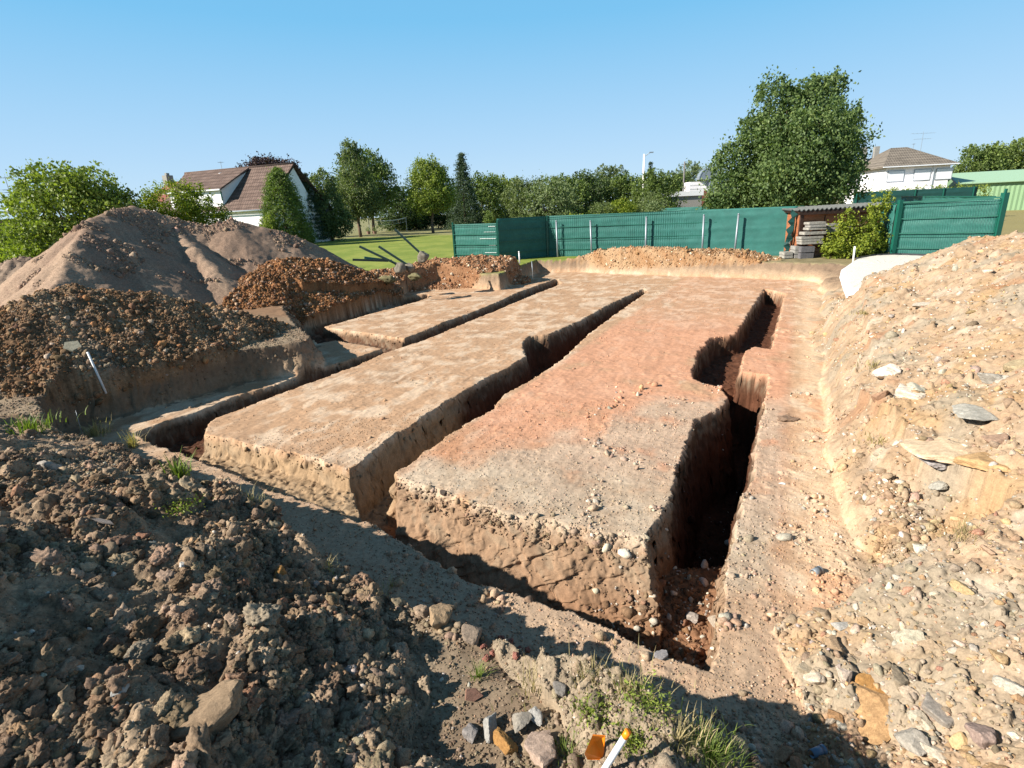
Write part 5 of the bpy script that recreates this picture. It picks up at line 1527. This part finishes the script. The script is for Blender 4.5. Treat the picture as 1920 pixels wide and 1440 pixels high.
for u, v, lb in ((690, 427, 'small tan flower pot at the left post of the volleyball net'), (702, 428, 'small tan flower pot just right of the left net post')):
    p_ = at(u, v, 80); o = empty('flower_pot', (p_[0], 80, .57)); tag(o, lb, 'pot')
    MB().tube((0, 0, 0), (0, 0, .45), .2, .3, 10).build('pot', M['tile_pink'], o); 
    P_ = np.abs(np.random.default_rng(int(u)).normal(size=(90, 3))) * .0 + np.random.default_rng(int(u)).normal(size=(90, 3)) * .18 + np.array([0, 0, .65])
    v_, f_, br_ = leaves(P_, np.full(90, .14), np.random.default_rng(3)); link('foliage', mesh_np('foliage', v_, f_, {'leaf': ('FLOAT', br_)}), M['g_mid'], o)

# --- uprooted fence posts with their concrete feet
for i, (u0, v0, u1, v1, Yp, foot, lb) in enumerate([
    (674, 462, 748, 497, 18.8, .26, 'leftmost of the three slanting uprooted posts, its foot in concrete'),
    (710, 462, 766, 498, 19.0, .20, 'uprooted dark post in the middle of the three slanting ones'),
    (740, 430, 792, 478, 20.0, .27, 'tallest uprooted dark post with concrete foot, pointing up over the lawn'),
    (661, 487, 728, 489, 18.4, 0, 'dark post lying almost flat left of the slanting posts'),
    (683, 483, 735, 489, 18.7, 0, 'bright green post lying behind the flat dark one')]):
    a = at(u0, v0, Yp); b = at(u1, v1, Yp + (.0 if foot else .3))
    o = empty('uprooted_post', b); tag(o, lb, 'post', 'uprooted fence posts by the lawn')
    d = Vector(a) - Vector(b)
    MB().bar((0, 0, 0), tuple(d), .07, .07).build('tube', M['screen' if 'bright green' in lb else 'dark_metal'], o)
    if foot:
        v_, f_ = stone_proto(900 + i, 3, 9, .2, .12, (1, 1, 1))
        me = mesh_np('concrete_foot', v_ * foot * .8 + np.array([.05, 0, -.08]), f_)
        link('concrete_foot', me, M['dirty_concrete'], o, True)
for i, (u, v, Yp, r_, lb) in enumerate([(720, 487, 19.6, .3, 'grassy sod lump between the uprooted posts'), (775, 487, 20.2, .3, 'turf lump with pale dry grass beside the tallest uprooted post')]):
    p_ = at(u, v, Yp); r_ *= .7
    v_, f_ = stone_proto(950 + i, 3, 8, .3, .2, (1.4, 1, .6))
    o = link('sod_lump', mesh_np('sod_lump', v_ * r_, f_), soil_mat('sod_%d' % i, False, (.17, .15, .08))); o.location = (p_[0], Yp, .72); tag(o, lb, 'sod')

# --- stakes
def stake(label, u0, v0, u1, v1, Y, r_, mat, cat='stake', name='marker_stake', capmat=None, capl=.15, below=.15):
    a = Vector(at(u0, v0, Y)); b = Vector(at(u1, v1, Y)); o = empty(name, b); tag(o, label, cat)
    d = a - b
    MB().tube(tuple(-d.normalized() * below), tuple(d * (1 - (capl if capmat else 0))), r_, r_, 10).build('rod', M[mat], o, True)
    if capmat: MB().tube(tuple(d * (1 - capl)), tuple(d), r_ * 1.06, r_ * 1.06, 12).build('cap', M[capmat], o, True)
    return o
by = on(178, 688)[1] - .04
stake('slanting white stake standing in the brown clods beside the left bank', 164, 660, 184, 704, by, .016, 'white_paint', below=.3)
stake('short white stake at the far left corner of the pit, left of the long fence', 973, 471, 974, 487, 22.6, .028, 'white_paint', capmat='white_paint')
stake('short white stake in front of the laurel at the far right pit corner', 1603, 462, 1600, 486, 19.2, .03, 'white_paint')
stake('thin grey rod set in the shaded corner of the far pit bank', 997, 490, 999, 516, 20.6, .013, 'galv')
stake('thin wire rod in front of the left bank', 142, 770, 150, 800, 7.3, .003, 'galv', below=.3)
bx, by, bz = on(1140, 1432)
stake('white plastic stake with a bright orange top at the bottom edge of the picture', 1178, 1371, 1131, 1446, by - .05, .0125, 'white_paint', capmat='orange_pl', capl=.14, below=.2)
px, py, pz = on(1122, 1432)
vs = [(-.035, 0, 0), (.03, .012, -.02), (.042, .03, .085), (-.012, .02, .105), (-.05, -.02, .06), (.0, .035, .05)]
o = MB().add([(x, y, z_) for x, y, z_ in vs] + [(x + .003, y + .004, z_ + .002) for x, y, z_ in vs], [(0, 1, 5, 4), (5, 1, 2), (5, 2, 3), (4, 5, 3), (10, 11, 7, 6), (8, 7, 11), (9, 8, 11), (9, 11, 10), (0, 4, 10, 6), (4, 3, 9, 10), (3, 2, 8, 9), (2, 1, 7, 8), (1, 0, 6, 7)]).build('plastic_flag', M['orange_pl'])
o.location = (px - .01, py, pz + .02); o.scale = (1.0, 1.0, 1.0); tag(o, 'crumpled bright orange plastic flag beside the white stake at the bottom edge', 'flag')

# --- pieces of pipe, tile shards and notable stones
def piece(u, v, size, label, col, kind='stone', rot=(0, 0, 0), sc=(1, 1, 1), sink=.3, cat='stone', seed=0, name='stone'):
    x, y, z_ = on(u, v)
    me = (CH_CLOD if kind == 'clod' else CH_ROCK)[seed % (10 if kind == 'clod' else 12)]
    if kind == 'shard':
        bm = bmesh.new(); rg = random.Random(seed)
        n = 5; pts = [(cos(2 * pi * i / n + rg.uniform(-.3, .3)) * rg.uniform(.7, 1), sin(2 * pi * i / n) * rg.uniform(.5, .9)) for i in range(n)]
        vs_ = [bm.verts.new((p[0], p[1], -.12)) for p in pts]; bm.faces.new(vs_[::-1])
        vt = [bm.verts.new((p[0] * .97, p[1] * .97, .12)) for p in pts]; bm.faces.new(vt)
        for i in range(n): bm.faces.new((vs_[i], vs_[(i + 1) % n], vt[(i + 1) % n], vt[i]))
        bmesh.ops.bevel(bm, geom=bm.edges[:], offset=.03, segments=2, affect='EDGES')
        me = bpy.data.meshes.new(name); bm.to_mesh(me); bm.free(); me.materials.append(M['rock'])
    o = bpy.data.objects.new(name, me); COL.objects.link(o)
    o.location = (x, y, z_ + size * (.5 - sink)); o.rotation_euler = rot; o.scale = tuple(size * s_ for s_ in sc); k_ = 1.15 if u > 1400 and kind == 'stone' else .95
    o.color = (*[min(.75, q * k_) for q in col], 1)
    tag(o, label, cat); return o
TAN, OCH, GRY, WHT, PNK, BRN = (.30, .20, .12), (.32, .17, .06), (.20, .19, .17), (.50, .47, .43), (.30, .13, .10), (.14, .095, .06)
D = radians
piece(825, 1172, .115, 'large tan boulder in the middle of the near bank', (.30, .21, .13), seed=1, rot=(.2, .1, .4), sink=.15)
piece(888, 1192, .07, 'rounded grey-brown stone right below the large tan boulder', (.22, .17, .13), seed=2, sink=.1)
piece(405, 1362, .12, 'big flattish soil-crusted rock near the bottom left, largest of that heap', (.24, .17, .11), seed=3, rot=(.2, -.2, .2), sc=(1.35, .9, .7), sink=.15)
piece(275, 1192, .08, 'round brown clod sitting on top of the dark heap, left part', BRN, 'clod', seed=1, cat='clod', name='soil_clod', sink=.1)
piece(262, 1235, .075, 'knobbly grey clod just below the round brown one', (.2, .17, .13), 'clod', seed=2, cat='clod', name='soil_clod', sink=.1)
piece(345, 1068, .036, 'bright white stone perched on a brown clod', WHT, seed=4, sink=.05)
piece(345, 1090, .06, 'brown clod carrying the bright white stone', BRN, 'clod', seed=3, cat='clod', name='soil_clod')
piece(528, 1086, .045, 'orange-tan stone standing on edge in the middle of the dark heap', OCH, seed=5, rot=(.9, .3, .5), sink=0)
piece(545, 1105, .045, 'rusty stone leaning against the orange-tan one', (.28, .14, .07), seed=6)
piece(497, 1165, .085, 'lumpy beige clod right of the middle of the dark heap', (.27, .22, .16), 'clod', seed=4, cat='clod', name='soil_clod', sink=.1)
piece(232, 1298, .035, 'small pale grey stone in the lower left clods', (.36, .35, .33), seed=7, sink=.1)
piece(616, 1300, .075, 'pinkish red tile shard lying flat on the dark heap', PNK, 'shard', rot=(.5, .15, .3), sink=.2, cat='tile shard', seed=3, name='tile_shard')
piece(434, 1318, .045, 'small pink tile shard left of the large one', (.26, .12, .10), 'shard', rot=(.3, -.2, 1.1), cat='tile shard', seed=5, name='tile_shard')
piece(888, 1312, .055, 'triangular reddish shard above the two grey stones', (.27, .15, .11), 'shard', rot=(1.0, .3, .2), cat='tile shard', seed=8, name='tile_shard', sink=0)
piece(918, 1366, .062, 'left one of two pale grey stones at the bottom centre', (.30, .29, .27), seed=8, rot=(.3, 1.0, .2), sink=.05)
piece(884, 1378, .05, 'darker grey stone touching the left pale grey one', (.22, .20, .19), seed=9, sink=.1)
piece(976, 1360, .06, 'grey-tan stone between the pale grey stones at the bottom centre', (.28, .25, .21), seed=10, sink=.05)
piece(1005, 1350, .05, 'right one of the pale grey stones with a white face at the bottom centre', (.42, .40, .37), seed=11, sink=.05)
piece(952, 1408, .07, 'blocky ochre stone at the bottom edge', OCH, seed=0, rot=(.1, .2, .1), sink=.1)
piece(1018, 1425, .095, 'wide cream-and-pink rock at the bottom edge right of the ochre block', (.38, .28, .22), seed=1, rot=(.1, .1, .8), sc=(1.2, 1, .6), sink=.15)
piece(1052, 1296, .04, 'single grey pebble on the sandy near bank', (.21, .19, .17), seed=2, sink=.05)
piece(1243, 1235, .05, 'flat grey stone at the rim of the near trench', (.27, .25, .25), seed=3, sc=(1.2, .8, .5), sink=.1)
for k, (u, v) in enumerate([(905, 1215), (925, 1228), (958, 1205), (975, 1218), (940, 1198), (990, 1222), (912, 1238), (968, 1232)]):
    piece(u, v, .02 + .004 * (k % 3), ['crumbled red brick bit in the small heap by the straw, ' + q for q in ('left edge', 'lower left', 'top', 'right side', 'upper left', 'right edge', 'bottom', 'lower right')][k], (.30, .13, .10), 'clod', seed=k, cat='rubble', name='brick_rubble', sink=.1)
piece(1582, 1278, .062, 'pale pink upright stone casting a short shadow in the lower right', (.40, .32, .26), seed=4, rot=(1.2, .2, .1), sink=.05)
piece(1640, 1345, .15, 'largest flat orange rock in the lower right, pointed at its left end', (.36, .22, .11), seed=5, rot=(.15, -.25, .2), sc=(1.3, .9, .5), sink=.3)
piece(1625, 1290, .10, 'broad ochre rock behind the pale pink upright stone', OCH, seed=6, rot=(.2, -.25, .9), sc=(1.2, 1, .5), sink=.4)
piece(1713, 1393, .085, 'round light grey stone right of the flat orange rock', (.29, .26, .22), seed=7, sink=.15)
piece(1745, 1335, .085, 'brown-grey stone above the round light grey one', (.24, .21, .18), seed=8, sink=.25)
piece(1565, 1345, .05, 'small rusty stone at the edge of the shadow, lower right', (.28, .16, .08), seed=9)
piece(1575, 1175, .055, 'pale grey flat stone in the middle of the clay slope', (.33, .31, .28), seed=10, sc=(1.4, .8, .5))
piece(1620, 1170, .045, 'ochre wedge stone right of the pale grey flat one', (.36, .24, .14), seed=11)
piece(1903, 1300, .08, 'large pale grey stone at the right edge', (.34, .31, .26), seed=0, sink=.3)
piece(1840, 1390, .09, 'reddish grey rock near the bottom right corner', (.26, .19, .16), seed=1, sink=.3)
piece(1728, 956, .07, 'flat pale slab lying on the clay heap left of the dry grass sod', (.36, .29, .22), 'shard', rot=(.1, .25, .3), cat='slab', seed=4, name='stone_slab', sc=(1.3, .55, .6), sink=.4)
piece(1740, 865, .13, 'grey stone with a dark shaded side beside a big cream rock', (.25, .23, .22), seed=2, sink=.3)
piece(1790, 845, .28, 'big cream and white rock embedded in the clay heap', (.48, .36, .24), seed=3, sc=(1.4, 1, .4), sink=.55)
piece(1840, 870, .20, 'orange broken rock right of the big cream rock', (.38, .24, .12), seed=4, sc=(1.2, 1, .5), sink=.45)
piece(1835, 780, .16, 'bluish grey flat stone in the upper clay heap', (.30, .28, .24), seed=5, sc=(1.5, 1, .5), sink=.4)
piece(1850, 715, .13, 'dark grey angular stone near the top of the clay heap', (.24, .22, .19), seed=6, sink=.3)
piece(1665, 700, .17, 'white chalky lump on the left side of the clay heap', (.56, .48, .40), seed=7, sink=.4)
piece(1695, 740, .16, 'second white chalky lump below the first', (.55, .47, .38), seed=8, sink=.4)
piece(1475, 788, .14, 'low brown clod on the right pit strip', (.25, .17, .12), 'clod', seed=5, cat='clod', name='soil_clod', sc=(1.3, .8, .4), sink=.4)
piece(1298, 1160, .07, 'light grey-pink stone at the near end of the right trench', (.30, .26, .23), seed=9, sink=.1)
piece(1342, 1172, .08, 'larger beige stone beside the right trench corner', (.33, .27, .21), seed=10, sink=.1)
piece(1467, 908, .035, 'tiny bright white pebble on the strip right of the deep trench', (.6, .6, .58), seed=11, sc=(1.3, .7, .5))
piece(137, 657, .16, 'flat pale stone slab on the brown heap left of the white stake', (.27, .25, .19), 'shard', rot=(.6, .2, .2), cat='slab', seed=6, name='stone_slab', sink=.1)
piece(190, 984, .085, 'grey piece of flat board among the clods at the left', (.19, .17, .16), 'shard', rot=(.1, .2, -.2), cat='board', seed=7, name='board_piece', sc=(1.5, .3, .5))
piece(833, 925, .05, 'dark stone stuck in the upper rim of the right block', (.10, .075, .06), seed=2, sink=.2)
def pipe(label, u, v, r_, l_, az, mat):
    x, y, z_ = on(u, v); o = empty('pipe_piece', (x, y, z_ + r_ * .4), az); tag(o, label, 'pipe')
    mb = MB(); n = 18; vs_ = []; fs_ = []
    for (xx, rr) in ((-l_ / 2, r_), (l_ / 2, r_), (l_ / 2, r_ * .88), (-l_ / 2, r_ * .88)):
        for i in range(n): vs_.append((xx, rr * cos(2 * pi * i / n), rr * sin(2 * pi * i / n)))
    for k in range(4):
        for i in range(n): fs_.append((k * n + i, k * n + (i + 1) % n, ((k + 1) % 4) * n + (i + 1) % n, ((k + 1) % 4) * n + i))
    mb.add(vs_, fs_).build('tube', M[mat], o, True)
    MB().tube((l_ / 2 - .012, 0, 0), (l_ / 2 + .004, 0, 0), r_ * 1.12, r_ * 1.12, 18, False).build('collar', M[mat], o, True)
    return o
pipe('short grey pipe end sticking out of the clay slope', 1530, 1075, .03, .08, .5, 'galv')
pipe('blue-grey pipe end in the shaded hollow at the bottom right', 1532, 1412, .022, .08, .3, 'blue_pipe')
